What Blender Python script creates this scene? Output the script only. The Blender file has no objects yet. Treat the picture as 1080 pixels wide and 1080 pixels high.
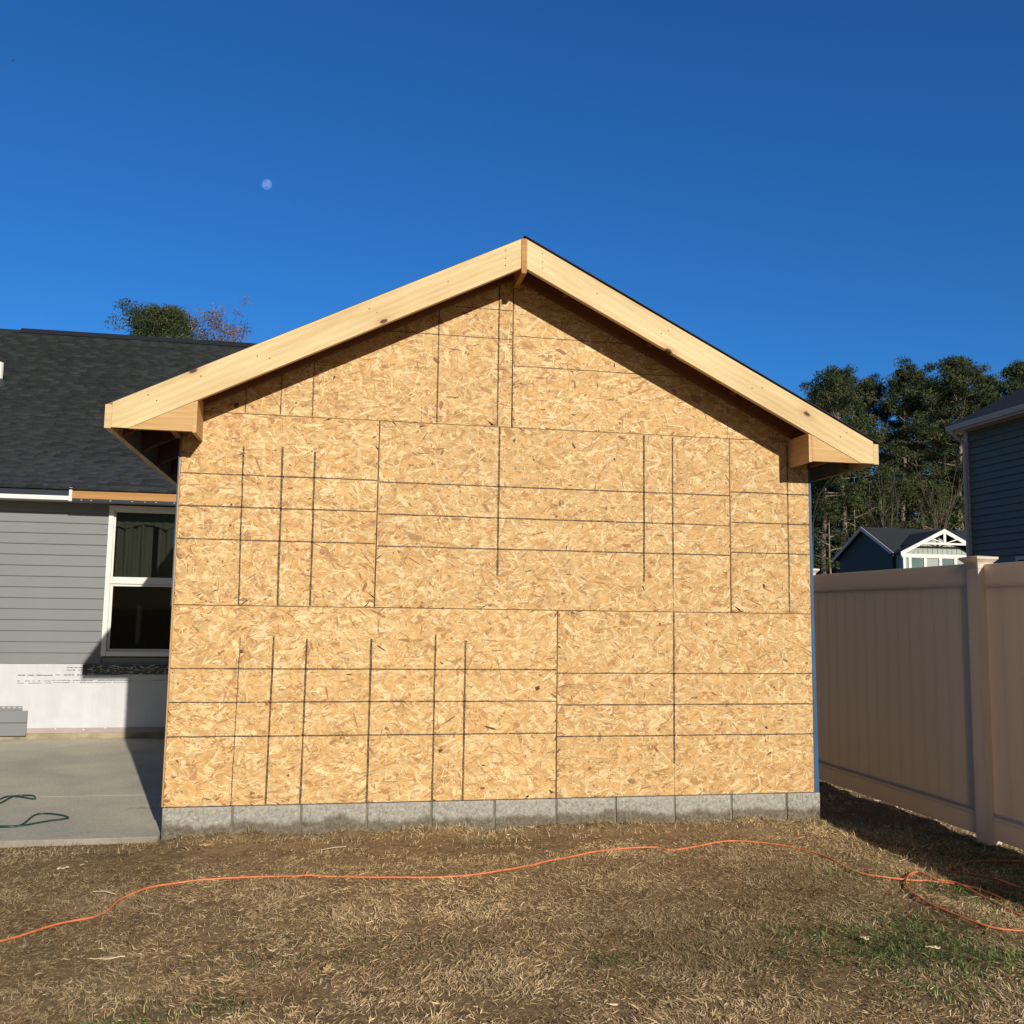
import bpy, math, random
import numpy as np
from mathutils import Matrix, Vector
FT = 0.3048
rng = np.random.default_rng(7)
random.seed(7)
scene = bpy.context.scene
COL = scene.collection

# ------------------------------------------------------------------ camera numbers (feet; gable wall is the plane y=0)
FPX = 996.2
YAW, PITCH, ROLL = math.radians(10.87), math.radians(6.14), math.radians(0.80)
CAM = np.array([3.08, -20.18, 3.91])
def basis():
    cy, sy, cp, sp, cr, sr = math.cos(YAW), math.sin(YAW), math.cos(PITCH), math.sin(PITCH), math.cos(ROLL), math.sin(ROLL)
    f = np.array([sy*cp, cy*cp, sp]); r = np.array([cy, -sy, 0.]); u = np.cross(r, f)
    return cr*r+sr*u, -sr*r+cr*u, f
CR, CU, CF = basis()
SUN = np.array([-0.243, 1.0, -0.372])          # direction the sunlight travels

# ------------------------------------------------------------------ material helpers
def new_mat(name):
    m = bpy.data.materials.new(name); m.use_nodes = True
    nt = m.node_tree; b = nt.nodes['Principled BSDF']
    return m, nt, b
def N(nt, t, **kw):
    n = nt.nodes.new(t)
    for k, v in kw.items():
        if k in n.inputs.keys() if isinstance(k, str) else False: n.inputs[k].default_value = v
        else: setattr(n, k, v)
    return n
def coords(nt, scale=(1, 1, 1), kind='Object', rot=(0, 0, 0)):
    tc = nt.nodes.new('ShaderNodeTexCoord'); mp = nt.nodes.new('ShaderNodeMapping')
    mp.inputs['Scale'].default_value = scale; mp.inputs['Rotation'].default_value = rot
    nt.links.new(tc.outputs[kind], mp.inputs['Vector']); return mp.outputs[0]
def noise(nt, vec, scale, detail=4, rough=.55, dist=0):
    n = nt.nodes.new('ShaderNodeTexNoise'); n.inputs['Scale'].default_value = scale
    n.inputs['Detail'].default_value = detail; n.inputs['Roughness'].default_value = rough; n.inputs['Distortion'].default_value = dist
    if vec is not None: nt.links.new(vec, n.inputs['Vector'])
    return n.outputs['Fac']
def ramp(nt, fac, stops):
    r = nt.nodes.new('ShaderNodeValToRGB'); cr = r.color_ramp
    while len(cr.elements) > 2: cr.elements.remove(cr.elements[-1])
    for i, (p, c) in enumerate(stops):
        e = cr.elements[i] if i < 2 else cr.elements.new(p)
        e.position = p; e.color = tuple(c)+(1,) if len(c) == 3 else c
    nt.links.new(fac, r.inputs[0]); return r.outputs[0]
def mixc(nt, fac, a, b, mode='MIX'):
    m = nt.nodes.new('ShaderNodeMix'); m.data_type = 'RGBA'; m.blend_type = mode
    for sock, v in ((m.inputs[0], fac), (m.inputs[6], a), (m.inputs[7], b)):
        if hasattr(v, 'is_linked') or isinstance(v, bpy.types.NodeSocket): nt.links.new(v, sock)
        elif isinstance(v, (int, float)): sock.default_value = v
        else: sock.default_value = tuple(v)+(1,)
    return m.outputs[2]
def bump(nt, b, h, strength=.3, dist=.01):
    n = nt.nodes.new('ShaderNodeBump'); n.inputs['Strength'].default_value = strength; n.inputs['Distance'].default_value = dist
    nt.links.new(h, n.inputs['Height']); nt.links.new(n.outputs[0], b.inputs['Normal'])
def simple(name, col, rough=.6, var=.12, scale=6, bmp=0, spec=.3, metal=0):
    m, nt, b = new_mat(name)
    v = coords(nt); f = noise(nt, v, scale, 5)
    lo = tuple(c*(1-var) for c in col); hi = tuple(min(1, c*(1+var)) for c in col)
    nt.links.new(ramp(nt, f, [(.3, lo), (.7, hi)]), b.inputs['Base Color'])
    b.inputs['Roughness'].default_value = rough; b.inputs['Specular IOR Level'].default_value = spec; b.inputs['Metallic'].default_value = metal
    if bmp: bump(nt, b, noise(nt, v, scale*12, 4), bmp, .004)
    return m
def attr_mat(name, rough=.8, spec=.2, mul_scale=8, mul=(.8, 1.15), bmp=0, trans=0):
    m, nt, b = new_mat(name)
    a = nt.nodes.new('ShaderNodeAttribute'); a.attribute_name = 'Col'
    f = noise(nt, coords(nt), mul_scale, 4)
    g = ramp(nt, f, [(.3, (mul[0],)*3), (.7, (mul[1],)*3)])
    c = mixc(nt, 1.0, a.outputs['Color'], g, 'MULTIPLY')
    nt.links.new(c, b.inputs['Base Color']); b.inputs['Roughness'].default_value = rough; b.inputs['Specular IOR Level'].default_value = spec
    if bmp: bump(nt, b, noise(nt, coords(nt), mul_scale*15, 3), bmp, .003)
    if trans:
        tr = nt.nodes.new('ShaderNodeBsdfTranslucent'); mx = nt.nodes.new('ShaderNodeMixShader'); mx.inputs[0].default_value = trans
        nt.links.new(c, tr.inputs[0]); nt.links.new(b.outputs[0], mx.inputs[1]); nt.links.new(tr.outputs[0], mx.inputs[2])
        nt.links.new(mx.outputs[0], nt.nodes['Material Output'].inputs[0])
    return m
def lumber(name, base, dark, grain=1.0, knots=True):
    """softwood with grain along local x"""
    m, nt, b = new_mat(name)
    v = coords(nt, (1.0, 10, 10)); w = noise(nt, v, 1.6, 3, .5, 1.0)
    wv = nt.nodes.new('ShaderNodeTexWave'); wv.wave_type = 'BANDS'; wv.bands_direction = 'Z'
    wv.inputs['Scale'].default_value = 3.4; wv.inputs['Distortion'].default_value = 9; wv.inputs['Detail'].default_value = 3; wv.inputs['Detail Scale'].default_value = .6
    nt.links.new(coords(nt, (.22, 1, 2.2)), wv.inputs['Vector'])
    c1 = ramp(nt, wv.outputs['Fac'], [(.1, base), (.9, tuple(a*.72+d*.28 for a, d in zip(base, dark)))])
    fine = noise(nt, coords(nt, (3, 90, 90)), 1.5, 3)
    c2 = mixc(nt, .35*grain, c1, ramp(nt, fine, [(.3, dark), (.62, base)]))
    big = noise(nt, coords(nt, (.8, 4, 4)), 1.3, 2)
    c3 = mixc(nt, 1, c2, ramp(nt, big, [(.3, (.84, .78, .68)), (.7, (1.08, 1.08, 1.08))]), 'MULTIPLY')
    out = c3
    if knots:
        vo = nt.nodes.new('ShaderNodeTexVoronoi'); vo.inputs['Scale'].default_value = 1.7; vo.inputs['Randomness'].default_value = 1
        vo.voronoi_dimensions = '2D'; sp = nt.nodes.new('ShaderNodeSeparateXYZ'); cb_ = nt.nodes.new('ShaderNodeCombineXYZ')
        nt.links.new(coords(nt, (.8, 1, 1.7)), sp.inputs[0]); nt.links.new(sp.outputs['X'], cb_.inputs['X']); nt.links.new(sp.outputs['Z'], cb_.inputs['Y']); nt.links.new(cb_.outputs[0], vo.inputs['Vector'])
        k = ramp(nt, vo.outputs['Distance'], [(.026, (1, 1, 1)), (.044, (0, 0, 0))])
        halo = ramp(nt, vo.outputs['Distance'], [(.04, (1, 1, 1)), (.13, (0, 0, 0))])
        out = mixc(nt, k, mixc(nt, mixc(nt, .5, (0, 0, 0), halo), c3, tuple(d*.9 for d in dark)), (.07, .035, .015))
    nt.links.new(out, b.inputs['Base Color']); b.inputs['Roughness'].default_value = .62; b.inputs['Specular IOR Level'].default_value = .25
    bump(nt, b, fine, .12, .002)
    return m

MT = {}
MT['pine'] = lumber('fresh_pine', (.655, .54, .315), (.46, .27, .11))
MT['pine_old'] = lumber('weathered_pine', (.46, .25, .09), (.24, .12, .045))
MT['ply'] = lumber('pine_plywood', (.60, .41, .195), (.38, .21, .08), 1.3, False)
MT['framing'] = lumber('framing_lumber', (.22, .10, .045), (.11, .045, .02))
MT['osb'] = attr_mat('oriented_strand_board', .62, .25, 22, (.86, 1.1), .25)
MT['deck'] = simple('roof_deck_board', (.34, .13, .055), .8, .35, 9)
MT['felt'] = simple('roof_underlayment', (.035, .04, .055), .8, .2, 5)
MT['wrap_blue'] = simple('blue_house_wrap', (.025, .085, .19), .5, .15, 4)
MT['shingle'] = attr_mat('asphalt_shingle', .92, .15, 60, (.7, 1.3), .5)
MT['siding'] = simple('grey_vinyl_siding', (.182, .192, .197), .5, .05, 1.5, .04)
MT['blue_siding'] = simple('dark_blue_siding', (.13, .13, .088), .5, .08, 1.2, .04)
MT['teal_siding'] = simple('dark_teal_siding', (.036, .046, .034), .6, .12, 1)
MT['sage'] = simple('sage_siding', (.32, .36, .33), .6, .06, 1)
MT['vinyl'] = simple('white_vinyl', (.68, .665, .63), .32, .02, 2, 0, .5)
def vinyl_sheet(nm='translucent_white_vinyl', k=.36):
    m, nt, b = new_mat(nm); b.inputs['Base Color'].default_value = (.83, .765, .68, 1); b.inputs['Roughness'].default_value = .35
    tr = nt.nodes.new('ShaderNodeBsdfTranslucent'); tr.inputs[0].default_value = (.97, .78, .53, 1); mx = nt.nodes.new('ShaderNodeMixShader'); mx.inputs[0].default_value = k
    nt.links.new(b.outputs[0], mx.inputs[1]); nt.links.new(tr.outputs[0], mx.inputs[2]); nt.links.new(mx.outputs[0], nt.nodes['Material Output'].inputs[0]); return m
MT['fence_vinyl'] = vinyl_sheet(); MT['post_vinyl'] = vinyl_sheet('post_vinyl', .35)
MT['trim'] = simple('white_trim', (.70, .70, .67), .4, .03, 3)
MT['greytrim'] = simple('grey_painted_trim', (.55, .47, .42), .5, .05, 3)
MT['navy'] = simple('dark_coated_metal', (.018, .024, .04), .45, .1, 3)
MT['black'] = simple('black_flashing', (.012, .014, .018), .25, .3, 8, .8, .6)
MT['tape_glint'] = simple('painted_tape_glint', (.75, .8, .85), .2, .3, 20, .8, .6)  # pale colour for the highlights painted on the flashing tape
MT['ink'] = simple('print_ink', (.20, .23, .23), .6, .2, 9)
MT['mauve'] = simple('sill_plate_wrap', (.36, .29, .29), .6, .12, 4)
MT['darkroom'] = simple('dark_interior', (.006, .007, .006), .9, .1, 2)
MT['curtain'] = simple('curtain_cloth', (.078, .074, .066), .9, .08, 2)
MT['line'] = None
def dirty_white():
    m, nt, b = new_mat('white_house_wrap'); v = coords(nt)
    f = noise(nt, v, 2.2, 4); g = noise(nt, coords(nt, (3, 1, 1)), 3, 4)
    c = mixc(nt, .5, ramp(nt, f, [(.3, (.47, .47, .50)), (.7, (.56, .57, .60))]), ramp(nt, g, [(.3, (.48, .48, .50)), (.7, (.58, .59, .61))]))
    nt.links.new(c, b.inputs['Base Color']); b.inputs['Roughness'].default_value = .45
    bump(nt, b, noise(nt, coords(nt, (2, 1, 1)), 3, 5, .6, 1.5), .3, .015); return m
MT['wrap'] = dirty_white()
def line_mat():
    m, nt, b = new_mat('printed_panel_line'); v = coords(nt)
    f = noise(nt, v, 55, 3, .7)
    nt.links.new(ramp(nt, f, [(.42, (.05, .036, .026)), (.64, (.24, .15, .07))]), b.inputs['Base Color'])
    b.inputs['Roughness'].default_value = .8; return m
MT['line'] = line_mat()
def concrete(name, c, stain, scale=1.0, rough=.9, bmp=.35):
    m, nt, b = new_mat(name); v = coords(nt)
    f = noise(nt, v, 1.4*scale, 6, .6, .4); g = noise(nt, v, 60*scale, 4, .7)
    a = mixc(nt, ramp(nt, f, [(.35, (0, 0, 0)), (.68, (1, 1, 1))]), c, stain)
    nt.links.new(mixc(nt, 1, a, ramp(nt, g, [(.3, (.8, .8, .8)), (.7, (1.15, 1.15, 1.15))]), 'MULTIPLY'), b.inputs['Base Color'])
    b.inputs['Roughness'].default_value = rough; b.inputs['Specular IOR Level'].default_value = .2
    bump(nt, b, g, bmp, .006); return m
MT['slab'] = concrete('patio_concrete', (.61, .56, .43), (.43, .405, .34), .8, .85, .25)
MT['slab_edge'] = concrete('slab_edge_concrete', (.34, .31, .26), (.2, .17, .13), 3)
MT['curb'] = concrete('old_foundation', (.42, .36, .24), (.25, .21, .13), 4)
def block_mat():
    m, nt, b = new_mat('concrete_block_face'); v = coords(nt)
    g = noise(nt, v, 48, 6, .8); g2 = noise(nt, v, 75, 3, .7)
    base = ramp(nt, g, [(.30, (.27, .255, .215)), (.46, (.39, .375, .33)), (.58, (.47, .455, .40)), (.72, (.62, .605, .55))])
    # damp mortar and splashed mud along the bottom of the course, with a wavy upper edge
    sep = nt.nodes.new('ShaderNodeSeparateXYZ'); tc = nt.nodes.new('ShaderNodeTexCoord'); nt.links.new(tc.outputs['Object'], sep.inputs[0])
    wav = noise(nt, coords(nt, (1, 1, .15)), 2.2, 7, .7)
    ma = nt.nodes.new('ShaderNodeMath'); ma.operation = 'MULTIPLY_ADD'; wf = nt.nodes.new('ShaderNodeMath'); wf.operation = 'MULTIPLY_ADD'; nt.links.new(g, wf.inputs[0]); wf.inputs[1].default_value = .32; nt.links.new(wav, wf.inputs[2])
    nt.links.new(wf.outputs[0], ma.inputs[0]); ma.inputs[1].default_value = -.26; nt.links.new(sep.outputs['Z'], ma.inputs[2])
    k = ramp(nt, ma.outputs[0], [(0, (1, 1, 1)), (1, (0, 0, 0))])
    mr = nt.nodes.new('ShaderNodeMapRange'); mr.inputs['From Min'].default_value = -.078; mr.inputs['From Max'].default_value = -.105
    nt.links.new(ma.outputs[0], mr.inputs['Value'])
    c = mixc(nt, mr.outputs[0], base, ramp(nt, g, [(.3, (.12, .10, .07)), (.5, (.20, .175, .13)), (.72, (.32, .29, .23))]))
    c = mixc(nt, 1, c, ramp(nt, g2, [(.32, (.8, .8, .8)), (.5, (1, 1, 1)), (.7, (1.15, 1.15, 1.15))]), 'MULTIPLY')
    nt.links.new(c, b.inputs['Base Color']); b.inputs['Roughness'].default_value = .92; b.inputs['Specular IOR Level'].default_value = .15
    bump(nt, b, g, .9, .018); return m
MT['block'] = block_mat()
MT['mortar'] = concrete('mortar_joint', (.24, .21, .165), (.13, .11, .085), 5)
def glass_mat():
    m, nt, b = new_mat('window_glass')
    gl = nt.nodes.new('ShaderNodeBsdfGlossy'); gl.inputs['Roughness'].default_value = .02; gl.inputs['Color'].default_value = (.9, .95, .95, 1)
    tr = nt.nodes.new('ShaderNodeBsdfTransparent'); tr.inputs[0].default_value = (.72, .75, .70, 1)
    fr = nt.nodes.new('ShaderNodeFresnel'); fr.inputs[0].default_value = 1.22
    mx = nt.nodes.new('ShaderNodeMixShader'); nt.links.new(fr.outputs[0], mx.inputs[0]); nt.links.new(tr.outputs[0], mx.inputs[1]); nt.links.new(gl.outputs[0], mx.inputs[2])
    nt.links.new(mx.outputs[0], nt.nodes['Material Output'].inputs[0]); return m
MT['glass'] = glass_mat()
MT['cord'] = simple('orange_cord_jacket', (.60, .18, .07), .5, .25, 20, 0, .5)
MT['green_cord'] = simple('green_cord_jacket', (.008, .045, .034), .4, .15, 14, 0, .5)
MT['grass'] = attr_mat('dry_grass', .75, .2, 3, (.85, 1.1), 0, .18)
MT['leaf'] = attr_mat('needle_foliage', .7, .25, 2, (.75, 1.2), 0, .12)
MT['bark'] = simple('tree_bark', (.23, .175, .135), .95, .4, 5, .5)
MT['bark_grey'] = simple('bare_bark', (.085, .07, .055), .95, .3, 5, .3)
MT['stone'] = simple('pale_pebble', (.5, .45, .38), .8, .3, 9)
def ground_mat():
    m, nt, b = new_mat('dry_lawn_soil'); v = coords(nt)
    a = noise(nt, v, .7, 4, .6); f = noise(nt, v, 28, 6, .75); h = noise(nt, v, 5, 5, .65)
    c = ramp(nt, f, [(.25, (.055, .036, .02)), (.5, (.22, .15, .08)), (.72, (.46, .34, .20))])
    c = mixc(nt, ramp(nt, h, [(.42, (0, 0, 0)), (.62, (.8, .8, .8))]), c, (.30, .205, .115))
    c = mixc(nt, ramp(nt, a, [(.55, (0, 0, 0)), (.75, (.5, .5, .5))]), c, (.10, .11, .04))
    nt.links.new(c, b.inputs['Base Color']); b.inputs['Roughness'].default_value = .95; b.inputs['Specular IOR Level'].default_value = .1
    bump(nt, b, f, .8, .02); return m
MT['ground'] = ground_mat()

# ------------------------------------------------------------------ mesh helpers
class MB:
    def __init__(s): s.v = []; s.f = []; s.m = []; s.c = []; s.cc = (1, 1, 1)
    def col(s, c): s.cc = c; return s
    def add(s, vs, fs, mi=0):
        o = len(s.v); s.v += [tuple(p) for p in vs]; s.c += [s.cc]*len(vs)
        s.f += [tuple(i+o for i in f) for f in fs]; s.m += [mi]*len(fs); return s
    def box(s, x0, x1, y0, y1, z0, z1, mi=0):
        vs = [(x, y, z) for x in (x0, x1) for y in (y0, y1) for z in (z0, z1)]
        return s.add(vs, [(0, 1, 3, 2), (4, 6, 7, 5), (0, 4, 5, 1), (2, 3, 7, 6), (0, 2, 6, 4), (1, 5, 7, 3)], mi)
    def prism(s, poly, a, b, axis='y', mi=0):
        """poly in the two other axes, extruded from a to b on axis"""
        def P(p, t): return {'y': (p[0], t, p[1]), 'x': (t, p[0], p[1]), 'z': (p[0], p[1], t)}[axis]
        n = len(poly); vs = [P(p, a) for p in poly]+[P(p, b) for p in poly]
        fs = [tuple(range(n)), tuple(range(2*n-1, n-1, -1))]+[(i, i+n, (i+1) % n+n, (i+1) % n) for i in range(n)]
        return s.add(vs, fs, mi)
    def tube(s, pts, rads, n=8, mi=0, cap=True):
        pts = [np.array(p, float) for p in pts]; vs = []; fs = []
        if not hasattr(rads, '__len__'): rads = [rads]*len(pts)
        ref = np.array([0, 0, 1.])
        for i, p in enumerate(pts):
            t = pts[min(i+1, len(pts)-1)]-pts[max(i-1, 0)]; t = t/(np.linalg.norm(t)+1e-9)
            r = ref if abs(t@ref) < .95 else np.array([1., 0, 0])
            a = np.cross(t, r); a /= np.linalg.norm(a); b2 = np.cross(t, a)
            for k in range(n):
                w = 2*math.pi*k/n; vs.append(p+rads[i]*(math.cos(w)*a+math.sin(w)*b2))
        for i in range(len(pts)-1):
            for k in range(n): fs.append((i*n+k, i*n+(k+1) % n, (i+1)*n+(k+1) % n, (i+1)*n+k))
        if cap: fs += [tuple(range(n)), tuple(range(len(vs)-1, len(vs)-n-1, -1))]
        return s.add(vs, fs, mi)
    def mesh(s, name, mats, origin=(0, 0, 0), smooth=False):
        me = bpy.data.meshes.new(name)
        o = np.array(origin)
        me.from_pydata([tuple((np.array(p)-o)*FT) for p in s.v], [], s.f)
        for m in (mats if isinstance(mats, (list, tuple)) else [mats]): me.materials.append(m)
        me.polygons.foreach_set('material_index', s.m)
        if smooth: me.polygons.foreach_set('use_smooth', [True]*len(s.f))
        at = me.color_attributes.new('Col', 'FLOAT_COLOR', 'POINT')
        at.data.foreach_set('color', np.hstack([np.array(s.c, float).reshape(-1, 3), np.ones((len(s.c), 1))]).ravel())
        me.validate(); me.update(); return me
    def build(s, name, mats, parent=None, origin=None, smooth=False, bevel=0, fix=True):
        po = np.array(parent.get('_o', (0, 0, 0))) if parent else np.zeros(3)
        o = np.array(origin) if origin is not None else po
        me = s.mesh(name, mats, o, smooth)
        if fix:
            import bmesh
            bm = bmesh.new(); bm.from_mesh(me); bmesh.ops.recalc_face_normals(bm, faces=bm.faces); bm.to_mesh(me); bm.free()
        ob = bpy.data.objects.new(name, me); COL.objects.link(ob)
        if parent: ob.parent = parent; ob.location = (o-po)*FT
        else: ob.location = o*FT
        ob['_o'] = [float(x) for x in o]
        if bevel:
            md = ob.modifiers.new('bevel', 'BEVEL'); md.width = bevel*FT; md.segments = 2; md.limit_method = 'ANGLE'
        return ob
def big_mesh(name, V, Fidx, counts, C, mats, smooth=False):
    """numpy route for very many faces. V in feet"""
    me = bpy.data.meshes.new(name)
    me.vertices.add(len(V)); me.vertices.foreach_set('co', (V*FT).astype(np.float32).ravel())
    me.loops.add(len(Fidx)); me.loops.foreach_set('vertex_index', Fidx.astype(np.int32))
    me.polygons.add(len(counts)); st = np.concatenate([[0], np.cumsum(counts)[:-1]])
    me.polygons.foreach_set('loop_start', st.astype(np.int32)); me.polygons.foreach_set('loop_total', np.array(counts, dtype=np.int32))
    at = me.color_attributes.new('Col', 'FLOAT_COLOR', 'POINT')
    at.data.foreach_set('color', np.hstack([C, np.ones((len(C), 1))]).astype(np.float32).ravel())
    for m in mats: me.materials.append(m)
    me.update(); me.validate(); return me
def link(name, me, parent=None, loc=(0, 0, 0), rz=0, scale=1):
    ob = bpy.data.objects.new(name, me); COL.objects.link(ob); ob.parent = parent
    ob.location = np.array(loc)*FT; ob.rotation_euler = (0, 0, rz); ob.scale = (scale,)*3; return ob
def tag(o, label=None, cat=None, group=None, kind=None):
    if label: o['label'] = label
    if cat: o['category'] = cat
    if group: o['group'] = group
    if kind: o['kind'] = kind
    return o
def empty(name, loc, label, cat, group=None):
    o = bpy.data.objects.new(name, None); COL.objects.link(o); o.location = np.array(loc)*FT; o['_o'] = [float(x) for x in loc]
    return tag(o, label, cat, group)
def copy_tree(o, parent=None):
    c = o.copy(); COL.objects.link(c); c.parent = parent
    for ch in o.children: copy_tree(ch, c)
    return c
def board(name, p0, p1, width, thick, mat, parent, normal=(0, -1, 0), shift=0.0, ends=None, level=None):
    """a board whose TOP edge runs p0->p1; width goes down from it, perpendicular; local x runs along the board"""
    p0, p1 = np.array(p0, float), np.array(p1, float); d = p1-p0; L = np.linalg.norm(d); d /= L
    n = np.array(normal, float); w = np.cross(d, n); w /= np.linalg.norm(w)
    if w[2] < 0: w = -w
    n = np.cross(w, d) if np.cross(w, d)@n > 0 else -np.cross(w, d)
    e0, e1 = ends if ends else (0, 0)          # how far the lower corner moves along the board at each end
    b = MB(); h = width
    poly = [(shift, 0), (shift+L, 0), (shift+L+e1, -h), (shift+e0, -h)]
    if level:                                   # plumb end cut that turns into a level cut: ('start'|'end', depth)
        sn = abs(d[2]); cs = math.hypot(d[0], d[1]); q = level[1]; xb_ = (h*cs-q)/sn
        if level[0] == 'start': poly = [(shift, 0), (shift+L, 0), (shift+L+e1, -h), (shift+xb_, -h), (shift-q*sn, -q*cs)]
        else: poly = [(shift, 0), (shift+L, 0), (shift+L+q*sn, -q*cs), (shift+L-xb_, -h), (shift+e0, -h)]
    b.prism(poly, 0, thick, 'y')
    me = b.mesh(name, mat)
    import bmesh
    bm = bmesh.new(); bm.from_mesh(me); bmesh.ops.recalc_face_normals(bm, faces=bm.faces); bm.to_mesh(me); bm.free()
    ob = bpy.data.objects.new(name, me); COL.objects.link(ob); ob.parent = parent
    M = Matrix(((d[0], -n[0], w[0]), (d[1], -n[1], w[1]), (d[2], -n[2], w[2]))).to_4x4()
    po = np.array(parent.get('_o', (0, 0, 0)))
    M.translation = Vector(tuple((p0-d*shift-po)*FT)); ob.matrix_local = M
    md = ob.modifiers.new('bevel', 'BEVEL'); md.width = .008*FT; md.segments = 1; md.limit_method = 'ANGLE'
    return ob

# smooth value noise on a lattice, for colour patches and ground height
_lat = np.random.default_rng(3).random((256, 256))
def vn(x, y, s):
    x = np.asarray(x)*s+57.3; y = np.asarray(y)*s+91.7
    xi, yi = np.floor(x).astype(int), np.floor(y).astype(int); fx, fy = x-xi, y-yi
    fx = fx*fx*(3-2*fx); fy = fy*fy*(3-2*fy); g = lambda a, b: _lat[a % 256, b % 256]
    return (g(xi, yi)*(1-fx)+g(xi+1, yi)*fx)*(1-fy)+(g(xi, yi+1)*(1-fx)+g(xi+1, yi+1)*fx)*fy
def gz(x, y):
    x = np.asarray(x, float); y = np.asarray(y, float)
    z = -.645-.5*np.clip((x-13)/5, 0, 1)**1.1
    z = z+.11*np.exp(-((y+.05)/.55)**2)*np.clip(x/.6+.2, 0, 1)*np.clip((15-x)/1, 0, 1)*(-.25+vn(x, y, 1.6)*1.6+vn(x, y, 5)*.8)
    near = np.clip((y+.25)/-.5, 0, 1)
    inside = ((y > -.2) & (x < 14.6)) | (y > 14)
    n = (vn(x, y, .6)-.5)*.10+(vn(x, y, 2.3)-.5)*.05+(vn(x, y, 7)-.5)*.028
    z = z+n*np.where(inside, .25, 1)
    z = np.where((x < .3) & (y < .2), z-.02*near-.01, z)
    return z

# ================================================================== GROUND
def axis(lo, hi, fine, lo2, hi2):
    a = list(np.arange(lo, hi+1e-6, fine)); k = fine; x = lo
    left = []
    while x > lo2: k *= 1.5; x -= k; left.append(x)
    k = fine; x = hi; right = []
    while x < hi2: k *= 1.5; x += k; right.append(x)
    return np.array(left[::-1]+a+right)
gx = axis(-6, 22, .11, -6000, 6000); gy = axis(-13, 9, .11, -6000, 6000)
GX, GY = np.meshgrid(gx, gy, indexing='ij'); GZ = gz(GX, GY)
V = np.stack([GX, GY, GZ], -1).reshape(-1, 3); ny = len(gy)
I, J = np.meshgrid(np.arange(len(gx)-1), np.arange(ny-1), indexing='ij'); a = (I*ny+J).ravel()
F4 = np.stack([a, a+ny, a+ny+1, a+1], -1)
me = big_mesh('ground', V, F4.ravel(), [4]*len(F4), np.ones((len(V), 3)), [MT['ground']])
me.polygons.foreach_set('use_smooth', [True]*len(me.polygons))
tag(link('ground', me), kind='structure')

def in_addition(x, y): return (x > -.02) & (x < 14.1) & (y > -.06)
def blades(n, x0, x1, y0, y1, seed, lmin, lmax, lift, colour_fn, w=.006, clump=None):
    r = np.random.default_rng(seed)
    x = r.uniform(x0, x1, n); y = r.uniform(y0, y1, n)
    nc_ = max(1, n//26); cx_ = r.uniform(x0, x1, nc_); cy_ = r.uniform(y0, y1, nc_); ci_ = r.integers(0, nc_, n); tuft = r.random(n) < .5
    x = np.where(tuft, cx_[ci_]+r.normal(0, .035, n), x); y = np.where(tuft, cy_[ci_]+r.normal(0, .03, n), y)
    keep = ~in_addition(x, y) & ~((x < .05) & (y > -.17))
    if clump is not None: keep &= clump(x, y, r)
    x, y = x[keep], y[keep]; n = len(x); z = gz(x, y)
    L = r.uniform(lmin, lmax, n); th = np.where(r.random(n) < .6, 9*vn(x, y, .7)+r.normal(0, .7, n), r.uniform(0, 2*np.pi, n)); el = np.abs(r.normal(0, 1, n))*lift+.04; el = np.clip(el, 0, 1.35)
    d = np.stack([np.cos(th)*np.cos(el), np.sin(th)*np.cos(el), np.sin(el)], -1)
    s = np.stack([-np.sin(th), np.cos(th), r.normal(0, .5, n)], -1)*(w*r.uniform(.6, 1.5, n))[:, None]
    p0 = np.stack([x, y, z+.002], -1); p1 = p0+d*L[:, None]*.55
    bend = r.uniform(-.5, .15, n); d2 = d.copy(); d2[:, 2] += bend; ang = r.normal(0, .5, n)
    c, sn = np.cos(ang), np.sin(ang); d2[:, 0], d2[:, 1] = d2[:, 0]*c-d2[:, 1]*sn, d2[:, 0]*sn+d2[:, 1]*c
    p2 = p1+d2*L[:, None]*.45; p2[:, 2] = np.maximum(p2[:, 2], z+.004)
    V = np.stack([p0-s, p0+s, p1+s*.8, p1-s*.8, p2], 1).reshape(-1, 3)
    b = np.arange(n)*5; Fi = np.stack([b, b+1, b+2, b+3, b+3, b+2, b+4], -1).ravel()
    cnt = np.tile([4, 3], n); C = np.repeat(colour_fn(x, y, r), 5, 0)
    return V, Fi, cnt, C
def green_amount(x, y):
    g = np.zeros_like(x)
    for (cx, cy, rx, ry, a) in [(11.2, -8.0, 1.6, 1.0, 1.0), (12.1, -7.0, .9, .6, .8), (9.9, -7.1, .5, .35, .7), (10.9, -7.1, .45, .3, .5), (9.2, -7.7, .25, .2, .6), (12.6, -8.6, .9, .9, .8), (6.9, -7.6, .35, .22, .8), (1.1, -8.7, .6, .3, .7), (2.0, -8.3, .35, .3, .6), (14, -5.0, 1.0, .5, .8), (16.5, -3.0, 1.5, 2.5, .75), (15, -5.4, 1.5, 1.2, .6), (17.6, -.6, .4, .7, 1), (6.4, -.9, .3, .12, .4), (3, -7, 1.3, .5, .18), (4.4, -6.6, 1.4, .5, .15), (10.5, -9.2, .8, .5, .5), (12.6, -4.2, .7, .3, .45)]:
        g = np.maximum(g, 1.1*a*np.exp(-((x-cx)/rx)**2-((y-cy)/ry)**2))
    return g
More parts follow.
